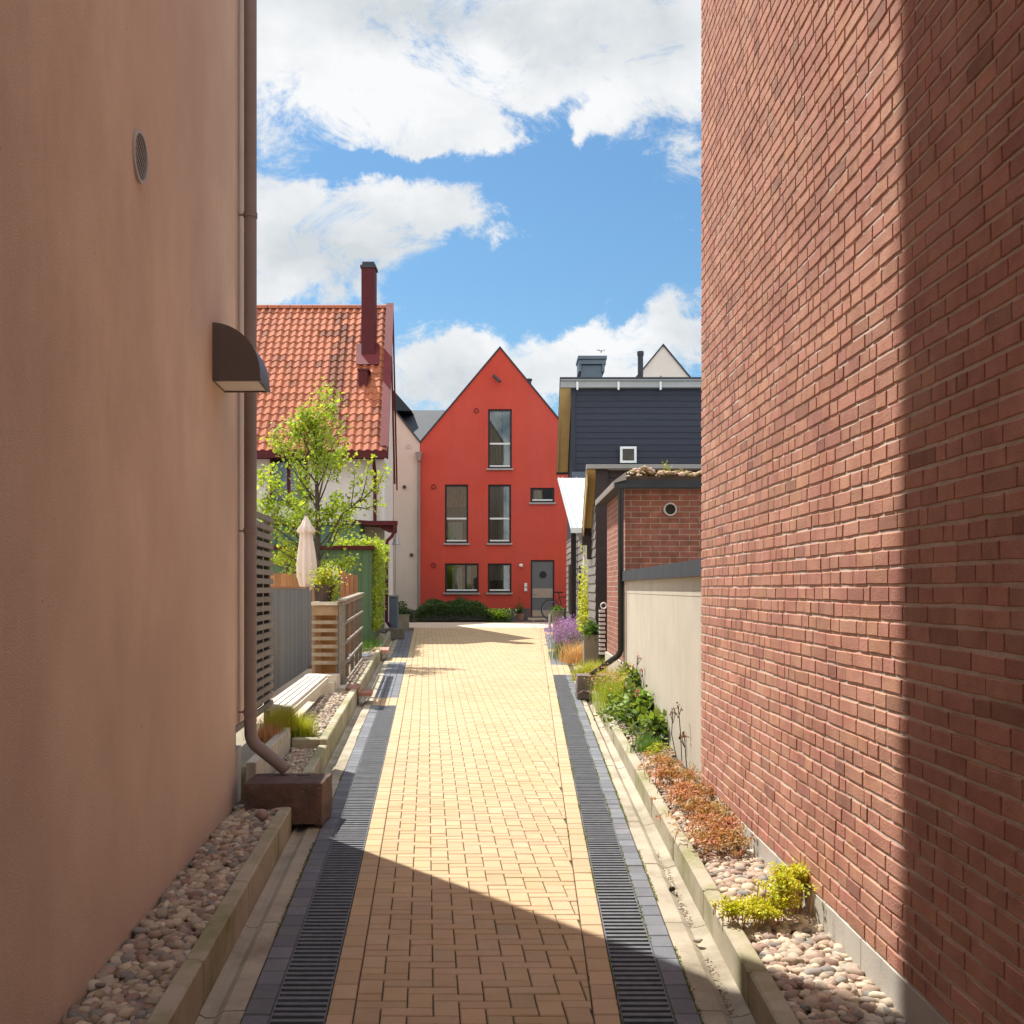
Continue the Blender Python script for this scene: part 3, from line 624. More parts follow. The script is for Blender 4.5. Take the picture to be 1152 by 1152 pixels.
# ------------------------------------------------------------------ right brick building (every brick modelled)
br = thing('brick_building', (4, 0, 0), 'tall red brick building filling the right edge', 'building')
PZ0 = .325
b = MB(); ch, mo, rec = .0672, .0118, .0034
course = 0; z = PZ0
def jit(y, z, s=1.0): return mnoise.noise(Vector((y*1.7, z*2.3, 3.1)))*s
while z < 9.0:
    y = 1.55-random.uniform(0, .25); row_off = random.uniform(-.0015, .0015); tall = z > 6.3
    while y < 7.4:
        L = random.choice([.215, .205, .185, .155, .108, .108, .125]) if random.random() < .96 else .07
        L += random.uniform(-.004, .004); y1 = min(y+L, 7.4)
        if 7.4-y1 < .06: y1 = 7.4
        if y1-y > .02:
            n = 4 if L > .15 and not tall else 3; o = random.uniform(-.0016, .0012)+jit(y, z, .0015); tl = random.uniform(-.0015, .0015); vs = []
            for k in range(n):
                t = k/(n-1); yy = y+(y1-y)*t; sag = jit(yy*3, z*9, .0034)+jit(yy, z*2, .004)+random.uniform(-.0013, .0013); sag2 = jit(yy*3+9, z*9, .0034)+jit(yy, (z+.04)*2, .004)+random.uniform(-.0013, .0013)
                e = .0035; ye = yy+(e if k == 0 else -e if k == n-1 else 0); zb = z+sag; zt = z+ch-mo+sag2
                X = XW(yy); bx = jit(yy*14, z*14, .0022)+o+tl*(t-.5)
                vs += [(X+.03, yy, zb), (X+.002+bx, yy, zb), (X-.002+bx, ye, zb+e), (X-.002+bx+jit(yy*20+5, z*20, .002), ye, zt-e), (X+.002+bx, yy, zt), (X+.03, yy, zt)]
            fs = [(k*6+j, k*6+j+1, k*6+6+j+1, k*6+6+j) for k in range(n-1) for j in range(5)]
            fs += [(0, 1, 2, 3, 4, 5), tuple((n-1)*6+j for j in (5, 4, 3, 2, 1, 0))]
            tn = random.choice([1.0, 1.04, .96, .92, 1.08, .85, 1.0]) if random.random() < .975 else .68
            b.tone = (tn*random.uniform(.98, 1.02), tn*random.uniform(.95, 1.05), tn*random.uniform(.95, 1.05)); b.add(vs, fs, raw=True)
        y = y1+.0055
    z += ch; course += 1
mk('wall', np.array(b.v), b.f, m['brick'], br, b.t, False, True)
b = MB(lambda x, y, z: (x+XW(y), y, z)); 
b.box(rec, 5, 1.3, 7.39, PZ0-.03, 9.02); b.build('mortar', m['mortar'], br)
b = MB(lambda x, y, z: (x+XW(y), y, z)); b.box(0, 5, -8, 1.3, PZ0-.02, 9.02); b.build('rear_wall', m['brick_small'], br)
b = MB(lambda x, y, z: (x+XW(y), y, z)); y = -8
for y0, y1 in ((-8, 2.0), (2.004, 4.1), (4.106, 5.35), (5.356, 6.5), (6.506, 7.40)): b.box(-.004, 5, y0, y1, -.3, PZ0-.012)
b.build('plinth', m['plinth_concrete'], br)
b = MB(lambda x, y, z: (x+XW(y), y, z)); b.box(-.08, 5.1, -8.1, 7.46, 9.02, 9.2); b.build('roof', m['roof_dark'], br)

# ------------------------------------------------------------------ concrete wall with metal cap
cw = thing('concrete_wall', (1.6, 10.2, g(10)), 'plain beige concrete garden wall with a dark metal cap, between brick wall and shed', 'wall')
b = MB(); b.box(1.45, 1.60, 7.41, 13.09, -.1, 1.82); b.box(1.447, 1.45, 7.41, 13.09, 1.66, 1.70); b.build('wall', m['concrete'], cw)
b = MB(); y = 7.41
while y < 13: ye = min(13.09, y+1.02); b.box(1.40, 1.65, y+.003, ye-.003, 1.835, 1.94); b.box(1.395, 1.655, y+.003, ye-.003, 1.815, 1.835); y = ye
b.build('cap', m['roof_dark'], cw)
# ------------------------------------------------------------------ brick shed with sedum roof
sh = thing('brick_shed', (3.5, 14.3, g(14)), 'small red brick shed with a flowering sedum roof behind the concrete wall', 'shed')
b = MB(); b.box(1.45, 6, 13.1, 15.6, .76, 3.0); b.build('wall', m['brick_shed'], sh)
b = MB(); b.box(1.42, 6, 13.12, 15.6, 0, .757); b.build('plinth', m['concrete'], sh)
b = MB(); b.box(1.30, 6.05, 12.98, 15.8, 3.0, 3.055); b.box(1.34, 6.05, 13.0, 15.8, 3.056, 3.10); b.build('roof', m['roof_dark'], sh)
b = MB(); b.prism([(1.30, 3.0), (1.285, 3.0), (1.285, 3.08), (1.45, 3.20), (1.45, 3.1), (1.30, 3.06)], 'y', 12.97, 15.81); b.build('verge_flashing', m['sill_metal'], sh)
b = MB(); b.tube([(1.385, 13.02, 3.0), (1.385, 13.02, .95)]+[(1.385-.14*(1-math.cos(rad(62)*k/5)), 13.02+.06*k/5, .95-.14*math.sin(rad(62)*k/5)) for k in range(1, 6)]+[(1.06, 13.62, .57)], .037, 16); b.build('downpipe', m['black_pipe'], sh, smooth=True)
b = MB(); b.tube([(1.43, 13.05, 1.9), (1.43, 13.05, .3)], .008, 6); b.build('cable', m['trim_grey'], sh)
c = P(754, 573, 13.08); b = MB(lambda x, y, z: (x, y, z))
def ringy(b, c, r0, r1, y0, y1, n=24):
    vs = []
    for r, y in ((r0, y0), (r0, y1), (r1, y1), (r1, y0)):
        for k in range(n): a = 2*math.pi*k/n; vs.append((c[0]+r*math.cos(a), y, c[2]+r*math.sin(a)))
    b.add(vs, [(j*n+k, j*n+(k+1) % n, ((j+1) % 4)*n+(k+1) % n, ((j+1) % 4)*n+k) for j in range(4) for k in range(n)])
def discy(b, c, r, y, n=24): b.add([(c[0]+r*math.cos(2*math.pi*k/n), y, c[2]+r*math.sin(2*math.pi*k/n)) for k in range(n)], [tuple(range(n))])
ringy(b, c, .085, .066, 13.06, 13.12); sv = b.build('vent_grille', m['vent_metal'], sh)
b = MB(); discy(b, c, .067, 13.085); [b.box(c[0]-.06, c[0]+.06, 13.07, 13.083, c[2]-.05+k*.02, c[2]-.043+k*.02) for k in range(6)]; b.build('slats', m['vent_dark'], sv)
pts = np.array([(random.uniform(1.5, 4.2), random.uniform(13.02, 15.5), 3.1+random.uniform(0, .03)) for _ in range(5200)]); pts[:, 2] += .08+np.array([.08*mnoise.noise(Vector((p[0]*5, p[1]*5, 0))) for p in pts])
V, F, T = pebbles(pts, .032, 1, [(.55,.36,.28),(.5,.3,.2),(.42,.33,.12),(.6,.45,.36),(.3,.24,.1)]); stuff(mk('sedum_cover', V, F, m['pebble'], sh, T, 'all'))
b = MB(); b.box(1.46, 5.9, 13.03, 15.5, 3.1, 3.15); b.build('roof_soil', m['soil'], sh)
for px, hh in ((748, .20), (752, .16), (766, .10), (757, .06)):
    x = PX(px, 13.3); p = blades(np.array([(x+random.uniform(-.03, .03), 13.3, 3.17) for _ in range(5)]), hh*1.5, .012, .4, (.8, .8, .8)); 
    V, F, T = p; q = leaf_arrays(np.array([(x+random.uniform(-.05, .05), 13.3, 3.17+random.uniform(.3, 1)*hh) for _ in range(14)]), .03)
    V, F, T = join([p, q]); tag(mk('roof_weed', V, F, m['leaf_bright'], None, T), {748: 'tallest thin weed growing on the sedum roof', 752: 'second tallest weed on the sedum roof, right of the tallest', 766: 'short weed on the sedum roof nearest the big brick wall', 757: 'lowest weed tuft in the middle of the sedum roof'}[px], 'plant')

# ------------------------------------------------------------------ generic facade pieces
def facade(name, outer, holes, y, depth, mat, parent, back=None, plinth=None):
    vs = [Vector((p[0], p[1], 0)) for p in outer]; loops = [vs]+[[Vector((x0, z0, 0)), Vector((x0, z1, 0)), Vector((x1, z1, 0)), Vector((x1, z0, 0))] for x0, x1, z0, z1 in holes]
    flat = [q for l in loops for q in l]; tris = tessellate_polygon(loops)
    b = MB(); b.add([(q.x, y, q.y) for q in flat], [tuple(t) for t in tris])
    for x0, x1, z0, z1 in holes:
        c = [(x0, z0), (x1, z0), (x1, z1), (x0, z1)]
        b.add([(p[0], y, p[1]) for p in c]+[(p[0], y+depth, p[1]) for p in c], [(i, (i+1) % 4, (i+1) % 4+4, i+4) for i in range(4)])
    if back:
        n = len(outer); b.add([(p[0], y, p[1]) for p in outer]+[(p[0], back, p[1]) for p in outer], [(i, (i+1) % n, (i+1) % n+n, i+n) for i in range(n)]+[tuple(range(n, 2*n))])
    o = b.build(name, mat, parent); return o
def frame_boxes(b, x0, x1, y0, y1, z0, z1, t):
    b.box(x0, x0+t, y0, y1, z0, z1); b.box(x1-t, x1, y0, y1, z0, z1); b.box(x0+t, x1-t, y0, y1, z0, z0+t); b.box(x0+t, x1-t, y0, y1, z1-t, z1)
def window(parent, x0, x1, z0, z1, y, transom=None, curtain=None, mat=None, sill=True, t=.065, half=None, glass='glass', white_bar=True):
    e = .002
    b = MB(); frame_boxes(b, x0+e, x1-e, y+.05, y+.11, z0+e, z1-e, t)
    if half: b.box(half-.03, half+.03, y+.052, y+.108, z0+t, z1-t)
    w = b.build('window', mat or m['frame_dark'], parent)
    b = MB(); b.box(x0+t, x1-t, y+.078, y+.084, z0+t, z1-t); b.build('pane', m[glass], w)
    if transom: b = MB(); b.box(x0+t, x1-t, y+.045, y+.076, transom-.03, transom+.03); b.build('transom', m['frame_white'], w)
    if white_bar: b = MB(); b.box(x0+t, x1-t, y+.045, y+.076, z0+t, z0+t+.05); b.build('lower_bar', m['frame_white'], w)
    if sill: b = MB(); b.box(x0-.05, x1+.05, y-.06, y+.05, z0-.06, z0); b.build('sill', m['sill_metal'], w)
    b = MB(); b.box(x0-.3, x1+.3, y+.9, y+.95, z0-.3, z1+.3); b.build('interior', m['interior'], w)
    if curtain:
        for cx0, cx1, cz0, cz1, cm in curtain:
            b = MB(); n = max(6, int((cx1-cx0)/.03)); vs = []
            for k in range(n+1):
                x = cx0+(cx1-cx0)*k/n; yy = y+.16+.02*math.sin(k*1.9)+.01*math.sin(k*.7); vs += [(x, yy, cz0), (x, yy, cz1)]
            b.add(vs, [(2*k, 2*k+2, 2*k+3, 2*k+1) for k in range(n)]); b.build('curtain', m[cm], w)
    return w
def lap(b, x0, x1, y, z0, z1, pitch=.14, axis='x', d=.018, cmin=.9, cmax=1.1):
    z = z0
    while z < z1-.01:
        ze = min(z+pitch, z1); t = random.uniform(cmin, cmax); b.tone = (t, t, t)
        if axis == 'x': b.add([(x0, y-d, z), (x1, y-d, z), (x1, y-.003, ze), (x0, y-.003, ze), (x0, y, z), (x1, y, z)], [(0, 1, 2, 3), (0, 4, 5, 1)])
        else: b.add([(y-d, x0, z), (y-d, x1, z), (y-.003, x1, ze), (y-.003, x0, ze), (y, x0, z), (y, x1, z)], [(0, 1, 2, 3), (0, 4, 5, 1)])
        z = ze
def roundvent(parent, px, py, Y, r, y, name='vent', mat='vent_metal', dark='vent_dark'):
    c = P(px, py, Y); b = MB(); ringy(b, c, r, r*.7, y-.03, y+.01, 18); v = b.build(name, m[mat], parent)
    b = MB(); discy(b, c, r*.72, y-.008, 18); b.build('opening', m[dark], v); return v

# ------------------------------------------------------------------ red gabled house
FY = 36.0
rh = thing('red_house', (PX(562, FY), FY, g(FY)), 'bright red gabled house closing the view at the end of the path', 'house')
xl, xr = PX(472.5, FY), PX(650.5, FY); zap = PZ(392, FY); xm = PX(562.5, FY); zb = g(FY)-.3; ze = PZ(499, FY)
outer = [(xl, zb), (xr, zb), (xr, ze), (xm, zap), (xl, ze)]
WN = [(549, 575.8, 460.2, 527), (500.4, 526.8, 545, 611), (549, 575, 545, 611), (596.6, 623.7, 548.7, 565.3), (500.4, 538.6, 633.8, 666.7), (548.7, 575.4, 633.8, 666.7)]
H = [(PX(a, FY), PX(c, FY), PZ(f, FY), PZ(e, FY)) for a, c, e, f in WN]
door = (PX(597, FY), PX(623.7, FY), g(FY)+.02, PZ(630, FY))
facade('wall', outer, H+[door], FY, .11, m['render_red'], rh, back=FY+9)
b = MB(); b.box(xl+.01, door[0]-.02, FY-.015, FY-.001, zb, g(FY)+.36); b.box(door[1]+.02, xr-.01, FY-.015, FY-.001, zb, g(FY)+.36); b.build('plinth', m['plinth_grey'], rh)
for k, (x0, x1, z0, z1) in enumerate(H):
    w_ = x1-x0; h_ = z1-z0
    cur = {0: [(x0+.06, x0+w_*.55, z0+.1, z1-.1, 'curtain_gold'), (x0+w_*.62, x1-.1, z0+.1, z1-.1, 'curtain')], 1: [(x0+.05, x1-.05, z0+h_*.62, z1-.05, 'curtain_orange'), (x0+.1, x1-.22, z0+.1, z0+h_*.36, 'frame_white')],
           2: [(x0+.05, x0+w_*.72, z0, z1, 'curtain'), (x0+w_*.8, x1-.03, z0, z1, 'frame_white')], 3: [(x0+.1, x0+.4, z0, z1-.08, 'curtain')],
           4: [(x0+.25, x0+w_*.5, z0+.05, z1-.15, 'frame_white'), (x0+w_*.64, x0+w_*.76, z0+.05, z1-.1, 'frame_white')], 5: [(x0+.05, x1-.05, z0+h_*.42, z1-.02, 'curtain')]}[k]
    window(rh, x0, x1, z0, z1, FY, transom=(z0+h_*.42 if k in (0, 1, 2) else None), curtain=cur, half=(x0+w_*.62 if k == 4 else None))
b = MB(); frame_boxes(b, door[0]+.002, door[1]-.002, FY+.03, FY+.1, door[2], door[3]-.002, .05); df = b.build('door', m['frame_dark'], rh)
b = MB(); b.box(door[0]+.05, door[1]-.05, FY+.05, FY+.09, door[2]+.02, door[3]-.05); b.build('door_leaf', m['door_grey'], df)
b = MB(); b.box(door[0]+.06, door[1]-.06, FY+.04, FY+.049, PZ(672.5, FY), PZ(662, FY)); b.box(door[0]+.06, door[1]-.06, FY+.04, FY+.049, door[2]+.03, PZ(686.5, FY)); b.build('door_panel', m['door_panel'], df)
b = MB(); c = P(611, 646.5, FY); discy(b, c, .115, FY+.045, 20); ringy(b, c, .125, .112, FY+.035, FY+.05, 20); b.build('porthole', m['frame_dark'], df)
b = MB(); hz = PZ(668, FY); b.beam((door[0]+.10, FY+.0, hz), (door[0]+.22, FY+.0, hz), .02, .02); b.beam((door[0]+.10, FY+.0, hz), (door[0]+.10, FY+.05, hz), .02, .02); b.build('handle', m['zinc'], df)
b = MB(); b.box(door[0]-.1, door[1]+.1, FY-.5, FY-.02, g(FY)-.1, g(FY)+.03); b.build('doorstep', m['apron'], rh)
b = MB(); b.lathe(P(586, 636, FY-.08), [(0, -.06), (.05, -.06), (.075, 0), (.05, .05), (0, .06)], 14); b.box(PX(586, FY)-.03, PX(586, FY)+.03, FY-.06, FY, PZ(636, FY)-.03, PZ(636, FY)+.03); b.build('door_lamp', m['white_plastic'], rh)
b = MB(); b.box(PX(589.8, FY), PX(593, FY), FY-.05, FY-.001, PZ(660, FY), PZ(656, FY)); b.box(PX(589.8, FY), PX(593, FY), FY-.05, FY-.001, PZ(665, FY), PZ(661, FY)); b.build('intercom_boxes', m['white_plastic'], rh)
for px, py in ((536, 462), (487.8, 547.5), (487.8, 636)): roundvent(rh, px, py, FY, .085, FY, mat='red_metal_pale', dark='render_red')
c = P(559.5, 427, FY); b = MB(); b.tube([(c[0]-.12, FY+.02, c[2]+.14), (c[0]-.1, FY-.1, c[2]+.1), (c[0]+.1, FY-.22, c[2]-.12)], .05, 10); b.build('wall_spout', m['roof_dark'], rh)
# roof slabs
def roofslabs(parent, xl, xm, xr, ze, zap, y0, y1, mat, t=.10, ov=.05):
    b = MB(); sl = (zap-ze)/(xm-xl); n = .0
    b.prism([(xl-ov, ze-ov*sl+.01), (xm, zap+.01), (xm, zap+.01+t), (xl-ov, ze-ov*sl+.01+t)], 'y', y0, y1)
    b.prism([(xm, zap+.01), (xr+ov, ze-ov*sl+.01), (xr+ov, ze-ov*sl+.01+t), (xm, zap+.01+t)], 'y', y0, y1); return b.build('roof', mat, parent)
roofslabs(rh, xl, xm, xr, ze, zap, FY-.04, FY+9.1, m['roof_dark'], t=.07, ov=.0)
b = MB(); c = P(595, 432, FY+1.2); b.tube([(c[0], c[1], c[2]-.5), (c[0], c[1], c[2]+.12)], .09, 12); b.tube([(c[0], c[1], c[2]+.12), (c[0], c[1], c[2]+.18)], .12, 12); b.build('flue', m['roof_dark'], rh)
# ------------------------------------------------------------------ beige house, left neighbour
bh = thing('beige_house', (PX(440, FY), FY, g(FY)), 'narrow pale beige house wall squeezed between the red house and the tiled house', 'house')
xa = xl-.01; sl = (PZ(463, FY)-PZ(498, FY))/(PX(471, FY)-PX(443, FY)); xg = xa-3.0
outer = [(xg-3, zb), (xa, zb), (xa, PZ(498, FY)), (xg, PZ(498, FY)+sl*3.0), (xg-3, PZ(498, FY))]
facade('wall', outer, [], FY+.002, .1, m['render_beige'], bh, back=FY+9)
b = MB(); b.box(xg-2.9, xa-.02, FY-.012, FY+.001, zb, g(FY)+.3); b.build('plinth', m['plinth_grey'], bh)
roofslabs(bh, xg-3, xg, xa, PZ(498, FY), PZ(498, FY)+sl*3.0, FY-.05, FY+9, m['roof_dark'], t=.08, ov=.0)
# taller dark roof behind with a cross roof joining both houses
yb = FY+2.2
b = MB(); b.prism([(PX(463, yb), PZ(462, yb)), (PX(380, yb), PZ(462, yb)), (PX(380, yb), PZ(380, yb)), (PX(436.5, yb), PZ(432, yb))], 'y', yb, yb+6)
b.add([(PX(440, yb), yb-1.9, PZ(512, yb)), (PX(510, yb), yb-1.9, PZ(512, yb)), (PX(510, yb), yb+1.2, PZ(461.5, yb+1.2)), (PX(440, yb), yb+1.2, PZ(461.5, yb+1.2))], [(0, 1, 2, 3)]); b.build('rear_roof', m['roof_dark'], bh)
for k, (px, py) in enumerate(((459.5, 502), (455, 548), (463, 624.5))): roundvent(bh, px, py, FY, .075, FY, mat='render_beige' if k == 0 else 'pipe_brown', dark='render_beige' if k == 0 else 'vent_dark')
dx = PX(471.5, FY)
b = MB(); b.prism([(dx-.12, PZ(509, FY)), (dx+.12, PZ(509, FY)), (dx+.05, PZ(519, FY)), (dx-.05, PZ(519, FY))], 'y', FY-.2, FY-.02); b.tube([(dx, FY-.09, PZ(518, FY)), (dx, FY-.09, g(FY))], .05, 12); b.build('downpipe', m['pipe_brown'], bh, smooth=True)

# ------------------------------------------------------------------ tiled white house
th = thing('tiled_house', (-6, 30, g(30)), 'white rendered house with red clay tile roof and tall dark red chimney', 'house')
UG = -1.10
TH = lambda x, y, z: (x-.083*y, y, z)     # x is the offset from the gable line direction
b = MB(TH); zE = 5.05; zR = PZ(347, 30)
b.prism([(26.35, .2), (33.65, .2), (33.65, zE), (30, zR-.25), (26.35, zE)], 'x', UG, UG-8); b.build('wall', m['render_white'], th)
# pantile roof (front slope) as a wavy mesh
yE, yR = 25.95, 30.0; cols = 40; rows = 22; wt = .205; sub = 8; V = []; F = []; T = []
zEv = PZ(508, yE); Ls = math.hypot(yR-yE, zR-zEv); dv = Vector((0, yR-yE, zR-zEv))/Ls; nv = Vector((0, -dv.z, dv.y))
for r in range(rows):
    for c_ in range(cols):
        o = len(V); t0 = r/rows*Ls; t1 = (r+1.12)/rows*Ls; tn = random.uniform(.86, 1.13)
        if random.random() < .07: tn *= .7
        streakx = .5 if (c_ in (6, 7) and random.random() < .75) or (c_ in (5, 8, 9) and random.random() < .25) else 1  # a few tile columns come out darker
        tn *= streakx; hz = random.uniform(-.004, .004)
        for e_, (t, lift) in enumerate(((t0, .030), (t1, .004))):
            for k in range(sub+1):
                u = k/sub; prof = .034*max(0, math.sin(math.pi*min(1, u/.55)))+(-.018*math.sin(math.pi*(u-.55)/.45) if u > .55 else 0)
                p = Vector((UG+.06-(c_+u)*wt, yE, zEv))+dv*t+nv*(prof+lift+hz+.02); V.append(TH(*p))
        for k in range(sub+1):
            u = k/sub; prof = .034*max(0, math.sin(math.pi*min(1, u/.55)))+(-.018*math.sin(math.pi*(u-.55)/.45) if u > .55 else 0)
            p = Vector((UG+.06-(c_+u)*wt, yE, zEv))+dv*t0+nv*(prof-.002); V.append(TH(*p))
        n = sub+1
        for k in range(sub):
            F.append((o+k, o+k+1, o+n+k+1, o+n+k)); F.append((o+2*n+k, o+2*n+k+1, o+k+1, o+k)); T += [(tn, tn*random.uniform(.97, 1.03), tn)]*2
mk('roof_tiles', np.array(V), F, m['tile'], th, T, False, False)
b = MB(TH); b.add([(UG+.05, yE, zEv), (UG-8, yE, zEv), (UG-8, yR, zR), (UG+.05, yR, zR), (UG+.05, 34.05, zEv), (UG-8, 34.05, zEv)], [(0, 1, 2, 3), (3, 2, 5, 4)]); b.build('roof', m['tile'], th)
b = MB(TH); x = UG+.05
while x > UG-8: b.prism([(yR-.12, zR-.02), (yR-.09, zR+.07), (yR, zR+.11), (yR+.09, zR+.07), (yR+.12, zR-.02)], 'x', x, x-.31); x -= .33
b.build('ridge_tiles', m['tile'], th)
def gable_board(u0, u1, off, mat, nm):
    b = MB(TH); b.prism([(yE-.05, zEv-.22+off), (yR, zR-.22+off), (yR, zR+.10+off), (yE-.05, zEv+.10+off)], 'x', u0, u1); b.prism([(yR, zR-.22+off), (34.1, zEv-.22+off), (34.1, zEv+.10+off), (yR, zR+.10+off)], 'x', u0, u1); return b.build(nm, mat, th)
gable_board(UG+.07, UG+.115, .02, m['red_metal_pale'], 'bargeboard')
b = MB(TH); b.prism([(yE-.02, zEv+.12), (yR, zR+.13), (yR, zR+.16), (yE-.02, zEv+.15)], 'x', UG-.10, UG+.12); b.build('verge_flashing', m['red_metal_pale'], th)
b = MB(TH); b.box(UG-8, UG+.10, yE-.14, yE-.01, zEv-.17, zEv+.01); b.build('gutter', m['red_metal'], th)
# soffit closing the eave, wall to roof
b = MB(TH); b.box(UG-8, UG-.01, yE-.01, 26.36, zEv-.14, zEv-.11); b.build('soffit', m['red_metal'], th)
dpx = PX(421.5, 26.2)
b = MB(); b.tube([(dpx, 25.9, zEv-.15), (dpx, 26.25, zEv-.5), (dpx, 26.25, PZ(592, 26.2))], .045, 10); b.build('downpipe', m['red_metal'], th, smooth=True)
# chimney, through front slope
cy = 28.4; cx0, cx1 = PX(406.5, cy), PX(421.5, cy)
b = MB(); b.box(cx0, cx1, cy, cy+.45, 6.0, PZ(299, cy)); ck = b.build('chimney', m['red_metal'], th)
b = MB(); b.box(cx0-.03, cx1+.03, cy-.03, cy+.48, PZ(301, cy), PZ(298, cy)); b.box(cx0+.02, cx1-.02, cy+.02, cy+.43, PZ(298, cy), PZ(294, cy)); b.build('cap', m['roof_dark'], ck)
def onroof(px, py):      # a point of the front slope seen at px, py
    k = (662-py)/1150; s_ = (zR-zEv)/(yR-yE); Y = (zEv-s_*yE-1.72)/(k-s_); return Vector((PX(px, Y), Y, PZ(py, Y)))
def flash(pts, lift, nm, par, mat):
    b = MB(); q = [onroof(*p)+nv*lift for p in pts]; r_ = [x-nv*.05 for x in q]; b.add([tuple(x) for x in q+r_], [(0,1,2,3),(0,4,5,1),(1,5,6,2),(2,6,7,3),(3,7,4,0)]); return b.build(nm, mat, par)
flash([(401, 413), (427, 413), (427, 390), (401, 390)], .10, 'flashing', ck, m['red_metal_pale'])
c = onroof(410, 428); b = MB(); b.box(c.x-.11, c.x+.11, c.y-.25, c.y+.3, c.z-.2, c.z+.22); b.box(c.x-.16, c.x+.16, c.y-.27, c.y+.33, c.z+.22, c.z+.27); b.build('roof_vent', m['red_metal'], th)
# upper window behind the tree, porch with its own gutter
wx0, wx1 = PX(304, 26.35), PX(346, 26.35)
b = MB(); frame_boxes(b, wx0, wx1, 26.30, 26.345, PZ(566, 26.3), PZ(513, 26.3), .07); b.box((wx0+wx1)/2-.04, (wx0+wx1)/2+.04, 26.30, 26.34, PZ(566, 26.3)+.07, PZ(513, 26.3)-.07); w = b.build('window', m['red_metal'], th)
b = MB(); b.box(wx0+.07, wx1-.07, 26.325, 26.335, PZ(566, 26.3)+.07, PZ(513, 26.3)-.07); b.build('pane', m['window_sky'] if 'window_sky' in m else m['glass_dark'], w)
py_ = 25.6
b = MB(); b.prism([(PX(392, py_), PZ(584, py_)), (PX(443, py_), PZ(588, py_)), (PX(443, py_), PZ(598, py_)), (PX(434, py_), PZ(597.5, py_)), (PX(424, py_), PZ(591.5, py_)), (PX(392, py_), PZ(589.5, py_))], 'y', py_, 26.34); b.build('porch_roof', m['red_metal'], th)
b = MB(); b.box(PX(388, py_), PX(447.5, py_), py_-.12, py_-.002, PZ(592, py_)+.02, PZ(588, py_)+.04); b.tube([(PX(444.5, py_), py_-.1, PZ(591, py_)), (PX(444.5, py_), py_-.1, PZ(598, py_)), (PX(441, py_), py_-.1, PZ(604, py_)), (PX(436, py_), py_-.1, PZ(609, py_)), (PX(435.5, py_), py_-.1, PZ(620, py_)), (PX(435.5, py_), py_-.1, g(26)+.42), (PX(440, py_), py_-.12, g(26)+.3)], .042, 12); b.build('porch_gutter', m['red_metal'], th, smooth=True)
b = MB(); b.box(PX(441, 33)-.03, PX(442.3, 33)+.0, 33.0, 33.1, 1.0, PZ(510, 33)); b.build('black_strip', m['black_pipe'], th)  # narrow black upright strip beside the white gable
c = P(446, 607, 25.9); t = thing('bell_lamp', (c[0], 25.9, g(25.9)), 'small grey bell-shaped lamp on a thin post below the red gutter', 'lamp')
b = MB(); b.lathe((c[0], 25.9, c[2]-.13), [(.0, .28), (.03, .27), (.05, .18), (.075, .08), (.125, 0), (.11, 0), (.04, .1)], 18); b.build('shade', m['sill_metal'], t, smooth=True)
b = MB(); b.tube([(c[0]-.03, 25.9, g(25.9)), (c[0]-.03, 25.9, c[2]+.05)], .018, 8); b.build('post', m['sill_metal'], t)
# ------------------------------------------------------------------ green shed(s), ivy
gs = thing('green_shed', (-4.5, 23, g(23)), 'green painted wooden shed with thin red roof edge and ivy on its corner', 'shed')
xs0, xs1, ys, ye_ = -6.6, PX(417.5, 21.1), 21.1, 25.2
SH = lambda x, y, z: (x-.083*(y-ys), y, z)
b = MB(SH)
x = xs0
while x < xs1-.02:
    x1 = min(x+.14, xs1); t = random.uniform(.88, 1.12); b.tone = (t, t, t*1.03); b.box(x+.002, x1-.002, ys, ys+.03, g(ys)-.1, 2.52); x = x1
y = ys+.031
while y < ye_: t = random.uniform(.88, 1.12); b.tone = (t*1.05, t, t); b.box(xs1-.03, xs1, y+.002, y+.138, g(ys)-.1, 2.52); y += .14
b.tone = (.8, .8, .8); b.box(xs0, xs1-.031, ys+.031, ye_, g(ys)-.1, 2.5); b.build('wall', m['green_paint'], gs)
b = MB(SH); b.box(xs0-.1, xs1+.06, ys-.08, ye_+.1, 2.525, 2.60); b.build('roof', m['red_metal'], gs)
wz = (PZ(648, ys), PZ(628, ys)); b = MB(SH); b.box(PX(322, ys), PX(335, ys), ys-.012, ys-.001, wz[0], wz[1]); gw = b.build('window', m['glass_dark'], gs)
b = MB(SH); frame_boxes(b, PX(321, ys), PX(336, ys), ys-.03, ys-.013, wz[0]-.03, wz[1]+.03, .03); b.build('frame', m['green_paint'], gw)
gs2 = thing('green_outbuilding', (-5.5, 25.5, g(25)), 'taller muted green outbuilding wall behind the tree, against the white house', 'shed')
b = MB(); x = -7.6
while x < PX(402, 25.4): t = random.uniform(.9, 1.1); b.tone = (t, t, t*1.2); b.box(x+.003, x+.17, 25.45, 26.3, .3, PZ(590, 25.4)); x += .173
b.build('wall', m['green_paint'], gs2)
b = MB(); b.box(-7.7, PX(402, 25.4)+.1, 25.4, 26.33, PZ(590, 25.4), PZ(587.5, 25.4)); b.build('roof', m['roof_dark'], gs2)
